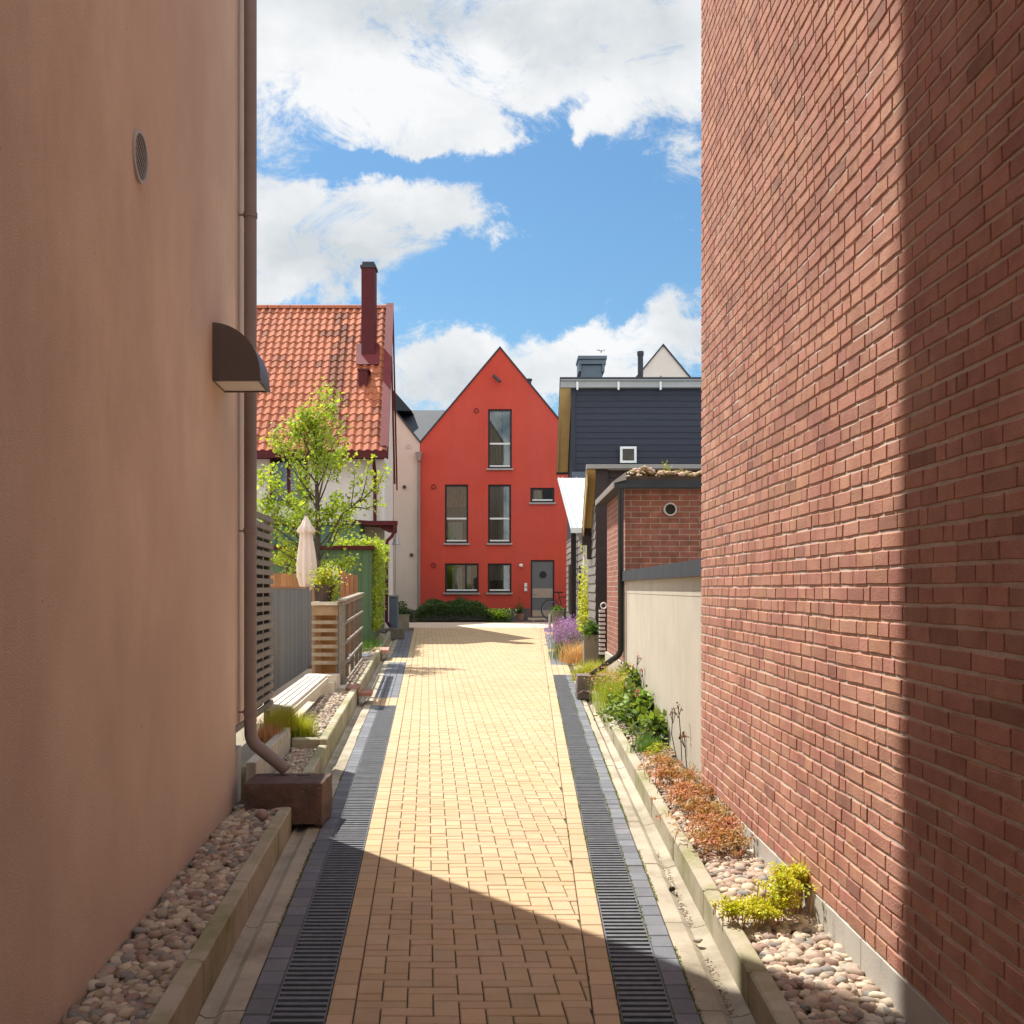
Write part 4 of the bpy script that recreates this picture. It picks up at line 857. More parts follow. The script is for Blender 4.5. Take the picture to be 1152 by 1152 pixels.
# ivy hanging over the right corner of the shed
pts = []
for _ in range(3600):
    t = random.random(); z = 2.75-1.9*t**1.1; w_ = .24*(1-.7*t)+.04; Y = random.uniform(21.3, 24.8-.8*t)
    n = mnoise.noise(Vector((Y*2, z*2, 0))); 
    if n < -.25: continue
    pts.append((SH(xs1, Y, 0)[0]+.02+abs(random.gauss(0, w_*.35)), Y, z))
for _ in range(450):
    X = random.uniform(-3.75, xs1); pts.append((X, random.uniform(ys, ys+1.5), 2.6+abs(random.gauss(0, .10))*(1.2+mnoise.noise(Vector((X*3, 0, 0))))))
V, F, T = leaf_arrays(np.array(pts), .085, up=.2, aspect=.8); tag(mk('ivy', V, F, m['leaf_tree'], None, T), 'bright green ivy tumbling over the right corner of the green shed', 'climbing plant')

# ------------------------------------------------------------------ electric cabinet, far block, stone planter, bushes
b = MB(); b.box(PX(438, 25.9), PX(447, 25.9), 25.85, 26.2, g(26), PZ(670, 25.9)-.03, b=.008); t = tag(b.build('electric_cabinet', m['blue_grey']), 'narrow grey metal cabinet standing beside the dark red downpipe', 'cabinet')
b = MB(); b.box(PX(437.3, 25.9), PX(447.7, 25.9), 25.82, 26.23, PZ(670, 25.9)-.029, PZ(670, 25.9)+.01); b.build('lid', m['zinc'], t)
b = MB(); b.box(PX(439, 25.9), PX(446, 25.9), 25.843, 25.849, g(26)+.1, PZ(670, 25.9)-.08); b.build('door', m['blue_grey'], t)
rough_block('granite_block', PX(433, 25.3), PX(454, 25.3), 25.25, 25.6, g(25)+.0, g(25)+.27, m['granite_grey'], 'far grey granite spout block under the dark red downpipe', 'granite spout blocks', .012)
rough_block('granite_block', .86, 1.30, 13.52, 13.90, g(13.6)+.0, g(13.6)+.32, m['granite_grey'], 'granite spout block on the right under the black downpipe of the brick shed', 'granite spout blocks', .010)
def hollow_box(x0, x1, y0, y1, z0, z1, t, b):
    b.box(x0, x1, y0, y0+t, z0, z1); b.box(x0, x1, y1-t, y1, z0, z1); b.box(x0, x0+t, y0+t, y1-t, z0, z1); b.box(x1-t, x1, y0+t, y1-t, z0, z1); b.box(x0+t, x1-t, y0+t, y1-t, z0, z0+.1)
def planter(px0, px1, pyt, Y, dep, lab, taper=0, rim=True, h0=None):
    x0, x1, z1 = PX(px0, Y), PX(px1, Y), PZ(pyt, Y); z0 = g(Y) if h0 is None else h0; cx, cy = (x0+x1)/2, Y+dep/2
    def f(x, y, z): k = 1-taper*(z1-z)/(z1-z0); return (cx+(x-cx)*k, cy+(y-cy)*k, z)
    t = thing('planter', (cx, cy, z0), lab, 'planter'); b = MB(f); hollow_box(x0, x1, Y, Y+dep, z0, z1, .035, b); b.build('tub', m['planter_stone'], t)
    b = MB(f); b.box(x0+.035, x1-.035, Y+.035, Y+dep-.035, z1-.12, z1-.05); b.build('soil', m['soil'], t)
    if rim: b = MB(f); frame = [(x0-.008, x1+.008, Y-.008, Y+.04), (x0-.008, x1+.008, Y+dep-.04, Y+dep+.008), (x0-.008, x0+.04, Y+.04, Y+dep-.04), (x1-.04, x1+.008, Y+.04, Y+dep-.04)]; [b.box(a, c, d, e, z1+.001, z1+.02) for a, c, d, e in frame]; b.build('rim', m['planter_stone'], t)
    return (cx, cy, z1-.05)
planter(446.5, 458.5, 692.5, 28.6, .45, 'low stone planter beside the grey cabinet on the far left')
def bush(c, r, n, size, mat, lab, cat='shrub', name='bush', up=.5, tone=(1, 1, 1), shell=.45, extra=None, lump=.35):
    D = rng.normal(size=(n, 3)); D /= np.linalg.norm(D, axis=1, keepdims=True); D[:, 2] = np.abs(D[:, 2])*.98-.05
    lum = np.array([1+lump*mnoise.noise(Vector(d)*2.3+Vector(c)) for d in D])[:, None]
    C = np.array(c)+D*np.array(r)*lum*(rng.uniform(shell**3, 1, (n, 1))**(1/3))
    parts = [leaf_arrays(C, size, up=up, tone=tone)]
    if extra is not None: parts += extra
    V, F, T = join(parts); return tag(mk(name, V, F, m[mat], None, T), lab, cat)
c = P(452, 694, 33.8); bush((c[0]-.1, 34.6, g(34)), (.42, .5, .72), 1400, .07, 'leaf_dark', 'small dark round bush at the foot of the beige house')
hx0, hx1 = PX(468, 34.6), PX(554, 34.6); C = []
for _ in range(15000):
    x = random.uniform(hx0, hx1); y = random.uniform(34.0, 35.6); e = min(1, ((x-hx0)/.4)**.5*.7+.3, ((hx1-x)/.5)**.5*.75+.2)*(.8+.2*math.sin(math.pi*(y-34)/1.6)); ht = (PZ(674, 35)-g(35))*e*(.95+.30*mnoise.noise(Vector((x*2, y*2, 0)))); z = g(34)+ht*random.uniform(0, 1)**.4
    C.append((x, y, z))
V, F, T = leaf_arrays(np.array(C), .06, up=.2); tag(mk('hedge', V, F, m['leaf_dark'], None, T), 'long low dark green hedge along the foot of the red house', 'hedge')
c = P(562, 697, 34.3)
E = [leaf_arrays(np.array([(c[0]+random.gauss(0, .22), 34.2+random.gauss(0, .15), g(34)+.15+random.random()*.28) for _ in range(260)]), .06, up=.8, aspect=.9, tone=(4.5, 3.3, .6))]
bush((c[0], 34.3, g(34)), (.42, .3, .34), 900, .07, 'leaf_green', 'yellow flowering low bush at the right end of the dark hedge', extra=E)
# potted plant left of the door
pt = thing('potted_plant', (PX(585, 35), 35, g(35)), 'small pot with a wiry reddish plant left of the grey door', 'potted plant')
b = MB(); b.lathe((PX(585, 35), 35, g(35)), [(0, 0), (.10, 0), (.15, .22), (.13, .22), (.12, .18), (0, .18)], 16); b.build('pot', m['rust_brick'], pt)
V, F, T = join([blades(np.array([(PX(585, 35)+random.gauss(0, .04), 35+random.gauss(0, .04), g(35)+.18) for _ in range(90)]), .38, .02, .9, (1, 1, 1)), leaf_arrays(np.array([(PX(585, 35)+random.gauss(0, .13), 35+random.gauss(0, .1), g(35)+.3+random.random()*.3) for _ in range(120)]), .05, tone=(1.5, .7, .7)),
    blades(np.array([(PX(584, 35), 35, g(35)+.2)]*4), .75, .03, .15)]); mk('foliage', V, F, m['leaf_dark'], pt, T)
# ------------------------------------------------------------------ bicycle
by = 35.2; zg = g(by); wr = .34; xA = PX(619.5, by); xB = xA+1.05
bk = thing('bicycle', (xA+.5, by, zg), 'black bicycle parked in front of the grey door, half hidden by planters', 'bicycle')
def torus(b, c, R_, r, n=36, k=8):
    o = len(b.v)
    for i in range(n):
        a = 2*math.pi*i/n
        for j in range(k): q = 2*math.pi*j/k; b.v.append((c[0]+(R_+r*math.cos(q))*math.cos(a), c[1]+r*math.sin(q), c[2]+(R_+r*math.cos(q))*math.sin(a)))
    for i in range(n):
        for j in range(k): b.f.append((o+i*k+j, o+((i+1) % n)*k+j, o+((i+1) % n)*k+(j+1) % k, o+i*k+(j+1) % k)); b.t.append((1, 1, 1))
for xw in (xA, xB):
    b = MB(); torus(b, (xw, by, zg+wr), wr-.018, .018); w = b.build('wheel', m['black_pipe'], bk)
    b = MB(); torus(b, (xw, by, zg+wr), wr-.045, .010)
    for k in range(18): a = 2*math.pi*k/18; b.tube([(xw, by+(.02 if k % 2 else -.02), zg+wr), (xw+(wr-.05)*math.cos(a), by, zg+wr+(wr-.05)*math.sin(a))], .002, 4)
    b.tube([(xw, by-.04, zg+wr), (xw, by+.04, zg+wr)], .02, 8); b.build('rim', m['zinc'], w)
b = MB(); bb = (xA+.42, by, zg+.28); st = (xA+.30, by, zg+.78); hd = (xA+.86, by, zg+.80); hl = (xA+.90, by, zg+.62)
for p, q in ((bb, st), (st, hd), (bb, hl), (hd, hl)): b.tube([p, q], .017, 8)
for s_ in (-.05, .05): b.tube([(bb[0], by+s_*.5, bb[2]), (xA, by+s_, zg+wr)], .010, 6); b.tube([(st[0], by+s_*.4, st[2]-.02), (xA, by+s_, zg+wr)], .009, 6); b.tube([(hl[0], by+s_*.6, hl[2]), (xB, by+s_, zg+wr)], .012, 6)
b.tube([st, (st[0]-.03, by, st[2]+.14)], .013, 8); b.build('frame', m['black_pipe'], bk)
b = MB(); b.prism([(st[0]-.17, by-.07), (st[0]-.17, by+.07), (st[0]-.02, by+.03), (st[0]+.13, by+.015), (st[0]+.13, by-.015), (st[0]-.02, by-.03)], 'z', st[2]+.14, st[2]+.185); b.build('saddle', m['black_pipe'], bk)
b = MB(); b.tube([hd, (hd[0]-.03, by, hd[2]+.16)], .012, 8); b.tube([(hd[0]-.18, by-.25, hd[2]+.2), (hd[0]-.04, by-.2, hd[2]+.18), (hd[0]-.02, by, hd[2]+.16), (hd[0]-.04, by+.2, hd[2]+.18), (hd[0]-.18, by+.25, hd[2]+.2)], .011, 8); b.build('handlebar', m['zinc'], bk)
b = MB(); b.prism([(xA-.25, zg+wr+.30), (xA-.06, zg+wr+.385), (xA+.2, zg+wr+.35), (xA+.2, zg+wr+.335), (xA-.06, zg+wr+.37), (xA-.24, zg+wr+.29)], 'y', by-.03, by+.03); b.tube([(bb[0], by-.06, bb[2]), (bb[0]+.12, by-.06, bb[2]-.1)], .008, 6); b.box(bb[0]+.08, bb[0]+.16, by-.14, by-.06, bb[2]-.12, bb[2]-.1); b.build('mudguard', m['black_pipe'], bk)

# ------------------------------------------------------------------ dark buildings on the right
# small dark building with steep roof falling away
db = thing('dark_outbuilding', (3.5, 17.5, g(17)), 'low dark brown boarded building behind the brick shed, with a tan soffit', 'building')
Yd = 17.0; xd = 1.40; zt = PZ(526, Yd)
b = MB(); b.box(xd+.02, 7, Yd, Yd+1.7, 0, 3.15); b.prism([(Yd, 3.15), (Yd+1.1, 3.15), (Yd+.6, zt-.62), (Yd, zt-.06)], 'x', xd+.02, 7); b.tone = (1, 1, 1); lap(b, xd, 7, Yd, g(Yd), zt-.03, .155); b.build('front_wall', m['clad_brown'], db)
b = MB(); b.box(xd-.01, xd+.19, Yd-.045, Yd-.0185, g(Yd), zt-.03); b.build('corner_board', m['clad_brown'], db)
b = MB(); lap(b, Yd, Yd+1.68, xd, g(Yd), 3.12, .15, 'y'); b.build('side_wall', m['clad_grey'], db)
b = MB(); b.prism([(Yd-.14, zt-.03), (Yd-.14, zt+.04), (Yd-.05, zt+.05), (Yd+.95, zt-.86), (Yd+.9, zt-.93), (Yd-.02, zt-.03)], 'x', xd-.17, 7.05); b.build('roof', m['trim_grey'], db)
b = MB(); b.prism([(Yd-.02, zt-.035), (Yd+.9, zt-.935), (Yd+.9, zt-.955), (Yd-.02, zt-.06)], 'x', xd-.165, xd+.0); b.prism([(Yd-.01, zt-.3), (Yd-.01, zt-.06), (Yd+.02, zt-.07), (Yd+.9, zt-.955), (Yd+.9, zt-1.1)], 'x', xd-.160, xd-.140); b.build('soffit', m['soffit_tan'], db)
b = MB(); b.box(xd-.17, xd+.0, Yd+.9, Yd+1.02, zt-1.25, zt-.93); b.box(xd-.09, xd+.0, Yd+.82, Yd+.9, zt-1.5, zt-1.1); b.build('gutter', m['clad_brown'], db)
# clapboard annex with pale door, post and white canopy roof
an = thing('clapboard_annex', (3.2, 23, g(23)), 'grey weathered clapboard annex with white metal canopy roof, left of the dark outbuilding', 'building')
xn = 1.42
b = MB(); lap(b, 20.55, 27.0, xn+.03, g(20), 2.95, .15, 'y', cmin=.8, cmax=1.2); b.build('side_wall', m['clad_grey'], an)
b = MB(); b.box(xn+.05, 5.5, 18.72, 27.0, .3, 2.9); b.build('core', m['clad_brown'], an)
b = MB(); frame_boxes(b, 0, 1, 0, 1, 0, 1, .1) if False else None
b.box(xn, xn+.05, 18.75, 18.95, g(19), 2.85); b.box(xn-.0, xn+.05, 20.05, 20.5, g(19), 2.85); b.build('door_frame', m['curtain'], an)
b = MB(); b.box(xn+.02, xn+.045, 18.95, 20.05, g(19), 2.8); d = b.build('pale_door', m['curtain'], an)
b = MB(); [b.box(xn+.008, xn+.018, 19.0+.22*k, 19.03+.22*k, g(19)+.1, 2.75) for k in range(5)]; b.build('slats', m['frame_white'], d)
b = MB(); b.box(PX(642.5, 22.6), PX(648, 22.6), 22.55, 22.7, g(22), 2.95); b.build('post', m['black_pipe'], an)
b = MB(); b.box(xn+.0, xn+.028, 21.4, 21.75, 1.3, 2.2); b.box(xn-.02, xn+.028, 24.6, 25.4, 1.1, 2.3); b.build('shutter', m['black_pipe'], an)
b = MB(); z0, z1 = PZ(598.5, 20), PZ(540, 26); b.prism([(20, z0), (26, z1), (26, z1+.05), (20, z0+.05)], 'x', 1.16, 5.0); cr = b.build('canopy_roof', m['white_roof'], an)
b = MB(); [b.prism([(20.0, z0+.051), (26, z1+.051), (26, z1+.075), (20.0, z0+.075)], 'x', x, x+.025) for x in (1.17, 1.27, 1.62, 2.0, 2.4)]; b.build('seam', m['trim_grey'], cr)
b = MB(); b.box(1.15, 5, 19.94, 19.995, z0-.02, z0+.08); b.build('gutter', m['white_roof'], an)
b = MB(); b.box(PX(645, 20.6), PX(656, 20.6), 20.6, 20.7, PZ(597, 20.6)+.03, PZ(588, 20.6)); b.build('vent_box', m['blue_grey'], cr)
# big dark blue house
dh = thing('dark_blue_house', (4.8, 28.3, g(28)), 'tall dark blue boarded house with a box chimney, right of the red house', 'house')
Yb = 27.0; xb = PX(643, Yb); zf = PZ(437, Yb)
b = MB(); b.box(xb+.02, 9, Yb, Yb+2.6, .3, 4.55); b.prism([(Yb, 4.5), (Yb+2.6, 4.5), (Yb, zf-.05)], 'x', xb+.02, 9); lap(b, xb, 9, Yb, .4, zf, .165); b.build('wall', m['clad_blue'], dh)
b = MB(); b.box(xb-.02, xb+.10, Yb-.04, Yb-.019, .4, zf); b.build('corner_board', m['clad_blue'], dh)
b = MB(); b.box(xb+.004, xb+.5, Yb-.05, Yb-.041, PZ(543, Yb), PZ(531, Yb)); b.build('panel', m['blue_grey'], dh)
b = MB(); b.box(xb-.3, 9.1, Yb-.16, Yb-.0, zf, zf+.17); b.box(xb-.3, 9.1, Yb-.20, Yb+.1, zf+.171, zf+.20); b.build('fascia', m['trim_grey'], dh)
for px in (649, 695, 742): b = MB(); b.box(PX(px, Yb)-.025, PX(px, Yb)+.025, Yb-.2, Yb-.161, PZ(440, Yb), PZ(431, Yb)); b.build('gutter_bracket', m['frame_white'], dh)
b = MB(); b.prism([(Yb-.2, zf+.201), (Yb+2.05, zf-2.05), (Yb+2.05, zf-1.95), (Yb-.2, zf+.26)], 'x', xb-.32, 9.1); b.build('roof', m['roof_dark'], dh)
b = MB(); b.prism([(Yb-.02, zf+.0), (Yb-.02, zf+.17), (Yb+2.0, zf-1.85), (Yb+1.9, zf-2.0)], 'x', xb-.31, xb-.27); b.prism([(Yb-.02, zf-.01), (Yb-.02, zf+.0), (Yb+1.95, zf-1.97), (Yb+1.95, zf-1.99)], 'x', xb-.27, xb-.001); b.build('soffit', m['soffit_tan'], dh)
w = window(dh, PX(697, Yb), PX(715.5, Yb), PZ(521.5, Yb), PZ(503, Yb), Yb-.19, mat=m['frame_white'], sill=False, t=.06, white_bar=False, glass='glass_dark')
for ch_ in list(w.children):
    if ch_.name.startswith('interior'): bpy.data.objects.remove(ch_)
b = MB(); b.box(PX(697, Yb)+.06, PX(715.5, Yb)-.06, Yb-.095, Yb-.09, PZ(521.5, Yb)+.06, PZ(503, Yb)-.06); b.build('dark_room', m['interior'], w)
yc = 27.5; b = MB(); b.box(PX(654, yc), PX(677, yc), yc, yc+.7, 5.6, PZ(411, yc)); ck = b.build('chimney', m['blue_grey'], dh)
b = MB(); b.box(PX(650, yc), PX(682.5, yc), yc-.1, yc+.8, PZ(404.5, yc), PZ(401, yc)); b.box(PX(651, yc), PX(681.5, yc), yc-.06, yc+.76, PZ(410, yc), PZ(405, yc)); b.box(PX(651, yc), PX(654, yc)-.002, yc-.05, yc+.75, PZ(418, yc), PZ(410.5, yc)); b.box(PX(677, yc)+.002, PX(680, yc), yc-.05, yc+.75, PZ(418, yc), PZ(410.5, yc)); b.build('cowl', m['blue_grey'], ck)
yf = 28.0; b = MB(); b.tube([(PX(720.5, yf), yf, 5), (PX(720.5, yf), yf, PZ(400, yf))], .075, 14); b.tube([(PX(720.5, yf), yf, PZ(400, yf)), (PX(720.5, yf), yf, PZ(395.5, yf))], .092, 14); b.build('flue', m['roof_dark'], dh)
b = MB(); b.box(PX(744, Yb), PX(747, Yb), Yb+.3, Yb+.4, zf-.2, PZ(420, Yb)); b.build('vent_post', m['trim_grey'], dh)
# pale gable far behind
Yw = 40.0; wh = thing('pale_gable_house', (PX(746, Yw), Yw, g(Yw)), 'distant pale gable top with dark edges above the dark blue house', 'house')
xa_, za_ = PX(746, Yw), PZ(389, Yw); sw = 1.21
b = MB(); b.prism([(xa_-3.2, 0), (xa_+3.2, 0), (xa_+3.2, za_-3.2*sw), (xa_, za_), (xa_-3.2, za_-3.2*sw)], 'y', Yw, Yw+8); b.build('wall', m['render_white'], wh)
roofslabs(wh, xa_-3.2, xa_, xa_+3.2, za_-3.2*sw, za_, Yw-.06, Yw+8.1, m['roof_dark'], t=.07, ov=.1)
# gull
c = P(676.5, 395, 45); b = MB()
for s_ in (-1, 1): b.add([(c[0], 45, c[2]), (c[0]+s_*.10, 45.05, c[2]+.08), (c[0]+s_*.22, 45.2, c[2]+.10), (c[0]+s_*.09, 45.2, c[2]+.10), (c[0], 45.15, c[2]+.02)], [(0, 1, 2, 3, 4)]); b.add([(c[0], 45, c[2]-.02), (c[0]+s_*.10, 45.05, c[2]+.07), (c[0]+s_*.22, 45.2, c[2]+.09), (c[0]+s_*.09, 45.2, c[2]+.085), (c[0], 45.15, c[2])], [(4, 3, 2, 1, 0)])
b.tube([(c[0], 44.75, c[2]), (c[0], 44.85, c[2]+.01), (c[0], 45.1, c[2]), (c[0], 45.35, c[2])], [.01, .03, .03, .01], 8); tag(b.build('gull', m['bird_white']), 'tiny white gull flying above the box chimney', 'bird')

# ------------------------------------------------------------------ left garden edge: low wall, screen, fence, bench, bin box, trellis
lw = thing('low_concrete_wall', A(-1.25, 8.2, 0), 'low pale concrete retaining wall of upright panels beside the downpipe', 'wall')
b = MB(AZ); y = 7.31
while y < 9.15: b.box(-1.30, -1.225, y+.003, min(9.18, y+.37)-.003, .0, .475, b=.004); y += .373
b.build('panels', m['concrete'], lw)
b = MB(AZ); b.box(-2.6, -1.302, 7.32, 9.7, .0, .44); b.build('stone_deck', m['planter_stone'], lw)
sc = thing('slatted_screen', A(-1.45, 9.3, 0), 'tall grey wooden slatted privacy screen right behind the brown downpipe', 'screen')
b = MB(AZ)
for k in range(22):
    z = .62+k*.0815; t = random.uniform(.85, 1.15); b.tone = (t, t, t); b.box(-1.478, -1.452, 7.6, 9.66, z, z+.048)
b.build('slats', m['wood_grey'], sc)
b = MB(AZ)
for y in (7.62, 8.6, 9.56): b.box(-1.53, -1.48, y, y+.09, .44, 2.40)
b.build('posts', m['wood_grey'], sc)
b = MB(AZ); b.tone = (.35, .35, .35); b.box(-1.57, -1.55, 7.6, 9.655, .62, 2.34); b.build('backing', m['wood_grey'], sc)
fe = thing('board_fence', A(-2.1, 16, .3), 'grey weathered upright board fence behind the white bench', 'fence')
b = MB(AZ); y = 13.2
while y < 18.7: t = random.uniform(.82, 1.15); b.tone = (t, t, t); b.box(-2.13, -2.108, y+.001, y+.138, .30, 1.72+random.uniform(-.004, .004)); y += .14
b.build('boards', m['fence_grey'], fe)
b = MB(AZ); b.box(-2.19, -2.131, 13.2, 18.7, .6, .70); b.box(-2.19, -2.131, 13.2, 18.7, 1.45, 1.55); [b.box(-2.24, -2.191, y, y+.08, .3, 1.70) for y in (13.3, 16, 18.6)]; b.build('rails', m['fence_grey'], fe)
b = MB(AZ); b.box(-2.17, -2.095, 13.2, 18.72, 1.7255, 1.75); b.build('cap_rail', m['wood_warm'], fe)
bn = thing('bench', A(-1.42, 11.3, .3), 'long sunlit white slatted bench in front of the grey board fence', 'bench')
b = MB(AZ)
for k in range(4): u = -1.525+k*.068; t = random.uniform(.95, 1.1); b.tone = (t, t, t); b.box(u, u+.052, 9.55, 12.85, .60, .63)
b.build('seat', m['wood_white'], bn)
b = MB(AZ); b.box(-1.53, -1.258, 9.50, 9.548, .585, .625); b.box(-1.265, -1.245, 9.55, 12.85, .54, .60); b.build('edge_board', m['wood_white'], bn)
for y in (9.75, 11.2, 12.7):
    b = MB(AZ); b.box(-1.50, -1.28, y, y+.05, g(y)+.28, .585); b.build('leg', m['wood_white'], bn)
b = MB(AZ); b.box(-1.262, -1.254, 10.55, 11.35, .40, .41); b.box(-1.262, -1.254, 10.55, 10.56, .2, .41); b.box(-1.262, -1.254, 11.34, 11.35, .2, .41); tag(b.build('metal_hoop', m['zinc']), 'thin metal hoop standing in the pebbles below the bench edge', 'metal hoop')
b = MB(AZ); b.box(-1.245, -1.225, 9.3, 13.0, .1, .36); b.box(-1.222, -1.18, 9.3, 13.0, .1, .345); b.tone = (1, 1, 1); tag(b.build('timber_edging', m['wood_grey']), 'low weathered timber edging between bench and pebble bed', 'edging')
# slatted box behind the bench end with a flower pot on it
Yx = 13.3; bx0, bx1 = PX(350.5, Yx), PX(380, Yx)
bb_ = thing('slatted_box', ((bx0+bx1)/2, 13.6, .5), 'open slatted wooden storage box with a white top, carrying a flower pot', 'storage box')
b = MB(); zt_ = PZ(681, Yx)
b.box(bx0, bx1, Yx-.03, Yx+.62, zt_, zt_+.045); b.build('top', m['wood_white'], bb_)
b = MB(); b.tone = (1.6, 1.3, .95); b.box(bx0, bx1, Yx, Yx+.02, zt_-.13, zt_-.01)
for k in range(6): t = random.uniform(1.3, 1.6); b.tone = (t*1.05, t, t*.9); b.box(bx0, bx1, Yx, Yx+.02, zt_-.245-k*.105, zt_-.197-k*.105)
b.build('slats', m['wood_grey'], bb_)
b = MB(); b.box(bx0, bx1, Yx+.58, Yx+.6, .45, zt_-.01); b.box(bx0, bx0+.02, Yx+.021, Yx+.58, .45, zt_-.01); b.build('boards', m['wood_orange'], bb_)
b = MB(); [b.box(x, x+.028, Yx+.021, Yx+.06, .40, zt_-.01) for x in (bx0+.021, bx1-.03)]; b.build('corner_posts', m['wood_grey'], bb_)
b = MB(); b.box(bx0-.02, bx1+.05, 12.92, 13.2, .3, .62); b.box(bx1-.14, bx1+.03, 12.86, 12.915, .3, .54); tag(b.build('low_step', m['wood_white']), 'low white painted wooden step at the foot of the slatted box', 'step')
b = MB(A); b.box(-1.23, -1.04, 12.95, 13.35, -.05, .235, b=.01); tag(b.build('concrete_slab', m['concrete']), 'small pale concrete slab beside the brick crossing, at the foot of the trellis post', 'slab')
for nm, y0, y1, lab in (('brick_crossing', 13.02, 13.42, 'low reddish brick crossing laid over the left gutter near the trellis foot'), ('stone_crossing', 19.4, 20.1, 'flat pinkish stone crossing over the left gutter beside the green shed')):
    b = MB(A)
    if nm == 'brick_crossing':
        for i in range(3):
            for j in range(2): b.tone = ptone(1, .15); b.box(-1.035+j*.165, -.875+j*.165, y0+i*.133, y0+i*.133+.128, .215-j*.06-.05, .215-j*.06, b=.006)
        tag(b.build(nm, m['rust_brick']), lab, 'gutter crossing')
    else: b.tone = (1.5, 1.6, 1.8); b.box(-1.05, -.74, y0, y1, .13, .20, b=.01); tag(b.build(nm, m['rust_brick']), lab, 'gutter crossing')
b = MB(); c = A(-1.2, 18.2, 0); b.box(c[0]-.35, c[0]+.12, 18.2, 18.8, g(18)+.1, g(18)+.20, b=.012); tag(b.build('stone_slab', m['white_roof']), 'white topped flat slab lying at the foot of the green shed', 'slab')
# pot
fp = thing('flower_pot', (PX(365, 13.5), 13.55, zt_+.045), 'dark brown flower pot with white-flowering plant on the slatted box', 'flower pot')
pc = (PX(365, 13.5), 13.55, zt_+.045)
b = MB(); b.lathe(pc, [(0, 0), (.085, 0), (.125, .20), (.135, .20), (.135, .225), (.115, .225), (.11, .19), (0, .19)], 22); b.build('pot', m['pot_brown'], fp, smooth=True)
V, F, T = join([leaf_arrays(np.array(pc)+np.array([0, 0, .30])+rng.normal(size=(420, 3))*np.array([.085, .085, .07]), .06, tone=(1, 1, 1)), leaf_arrays(np.array(pc)+np.array([.14, -.05, .12])+rng.normal(size=(160, 3))*np.array([.04, .05, .12]), .05, tone=(1, 1, 1)),
    blades(np.array(pc)+np.array([0, 0, .2])+rng.normal(size=(50, 3))*.03, .32, .012, .6)]); mk('foliage', V, F, m['leaf_bright'], fp, T)
V, F, T = leaf_arrays(np.array(pc)+np.array([.05, 0, .36])+rng.normal(size=(110, 3))*np.array([.11, .08, .07]), .022, aspect=1, tone=(.8, .75, .8), var=.1); mk('flowers', V, F, m['petal'], fp, T)
# trellis
tr = thing('trellis', A(-1.11, 15, .2), 'brown wooden lattice trellis panel running along the pebble bed', 'trellis')
ys_ = [13.2, 14.2, 15.2, 16.15, 17.05]; hb, ht = .10, 1.31
for i, y in enumerate(ys_):
    b = MB(A); b.tone = (.8, .8, .8) if i else (.9, .95, 1.0); w_ = .05 if i else .075; b.box(-1.14, -1.14+w_, y, y+w_*.9, hb, ht); b.build('post', m['wood_grey'], tr)
b = MB(A)
for k in range(5): b.tone = (1.35, 1.3, 1.2) if k == 4 else (1.1, 1.1, 1.1); h = hb+.12+k*.262; b.box(-1.092, -1.065, 13.18, 17.1, h, h+.032)
b.build('rails', m['wood_grey'], tr)
b = MB(A); b.tone = (1.3, 1.25, 1.2); b.box(-1.15, -1.05, 13.15, 17.12, ht+.001, ht+.03); b.build('top_rail', m['wood_grey'], tr)
# warm wood fence panels
wf = thing('wood_fence', (-4.3, 20.2, g(20)), 'warm reddish-brown vertical board fence behind umbrella and pot', 'fence')
b = MB(); Yf = 20.2; x = PX(296, Yf)
while x < PX(361, Yf): t = random.uniform(.85, 1.15); b.tone = (t, t, t); b.box(x, x+.112, Yf, Yf+.02, .3, PZ(645, Yf)); x += .115
b.build('boards', m['wood_warm'], wf)
b = MB(); [b.box(x, x+.07, Yf+.021, Yf+.09, .3, PZ(646, Yf)) for x in (PX(300, Yf), PX(330, Yf), PX(357, Yf))]; b.build('posts', m['wood_warm'], wf)
wf = thing('wood_fence', (-3.0, 19, g(19)), 'short orange-brown vertical board fence panel in front of the green shed, above the trellis', 'fence')
b = MB(); Yf = 18.6; x = PX(383, Yf); k = 0
while x < PX(401.5, Yf)-.01: t = random.uniform(.85, 1.15); b.tone = (t*1.1, t, t); b.box(x, x+.07, Yf+k*.04, Yf+.02+k*.04, .35, PZ(642, Yf)-.045*k**.5); x += .073; k += 1
b.build('boards', m['wood_warm'], wf)
b = MB(); b.box(PX(384, Yf), PX(400, Yf), Yf+.2, Yf+.25, .8, .9); b.build('rail', m['wood_warm'], wf)
# parasol
pr = thing('parasol', (PX(344.5, 18.3), 18.3, .5), 'closed cream garden parasol standing behind the grey board fence', 'parasol')
c = P(344.5, 662, 18.3)
b = MB(); pk = 18.3/14.6; prof = [(0, PZ(579.5, 18.3)), (.02, PZ(581, 18.3)), (.07, PZ(590, 18.3)), (.125, PZ(597, 18.3)), (.118, PZ(598.5, 18.3)), (.082, PZ(600, 18.3)), (.09, PZ(608, 18.3)), (.115, PZ(622, 18.3)), (.132, PZ(636, 18.3)), (.125, PZ(648, 18.3)), (.095, PZ(657, 18.3)), (.06, PZ(664, 18.3)), (.03, PZ(666, 18.3))]
n = 40
for r, z in prof:
    for k in range(n):
        a = 2*math.pi*k/n; rr = pk*r*(1+.13*math.cos(8*a)+.05*math.cos(5*a+z*3)); b.v.append((c[0]+rr*math.cos(a), 18.3+rr*math.sin(a), z))
for i in range(len(prof)-1):
    for k in range(n): b.f.append((i*n+k, i*n+(k+1) % n, (i+1)*n+(k+1) % n, (i+1)*n+k)); b.t.append((1, 1, 1))
b.build('canopy', m['cloth'], pr, smooth='all')
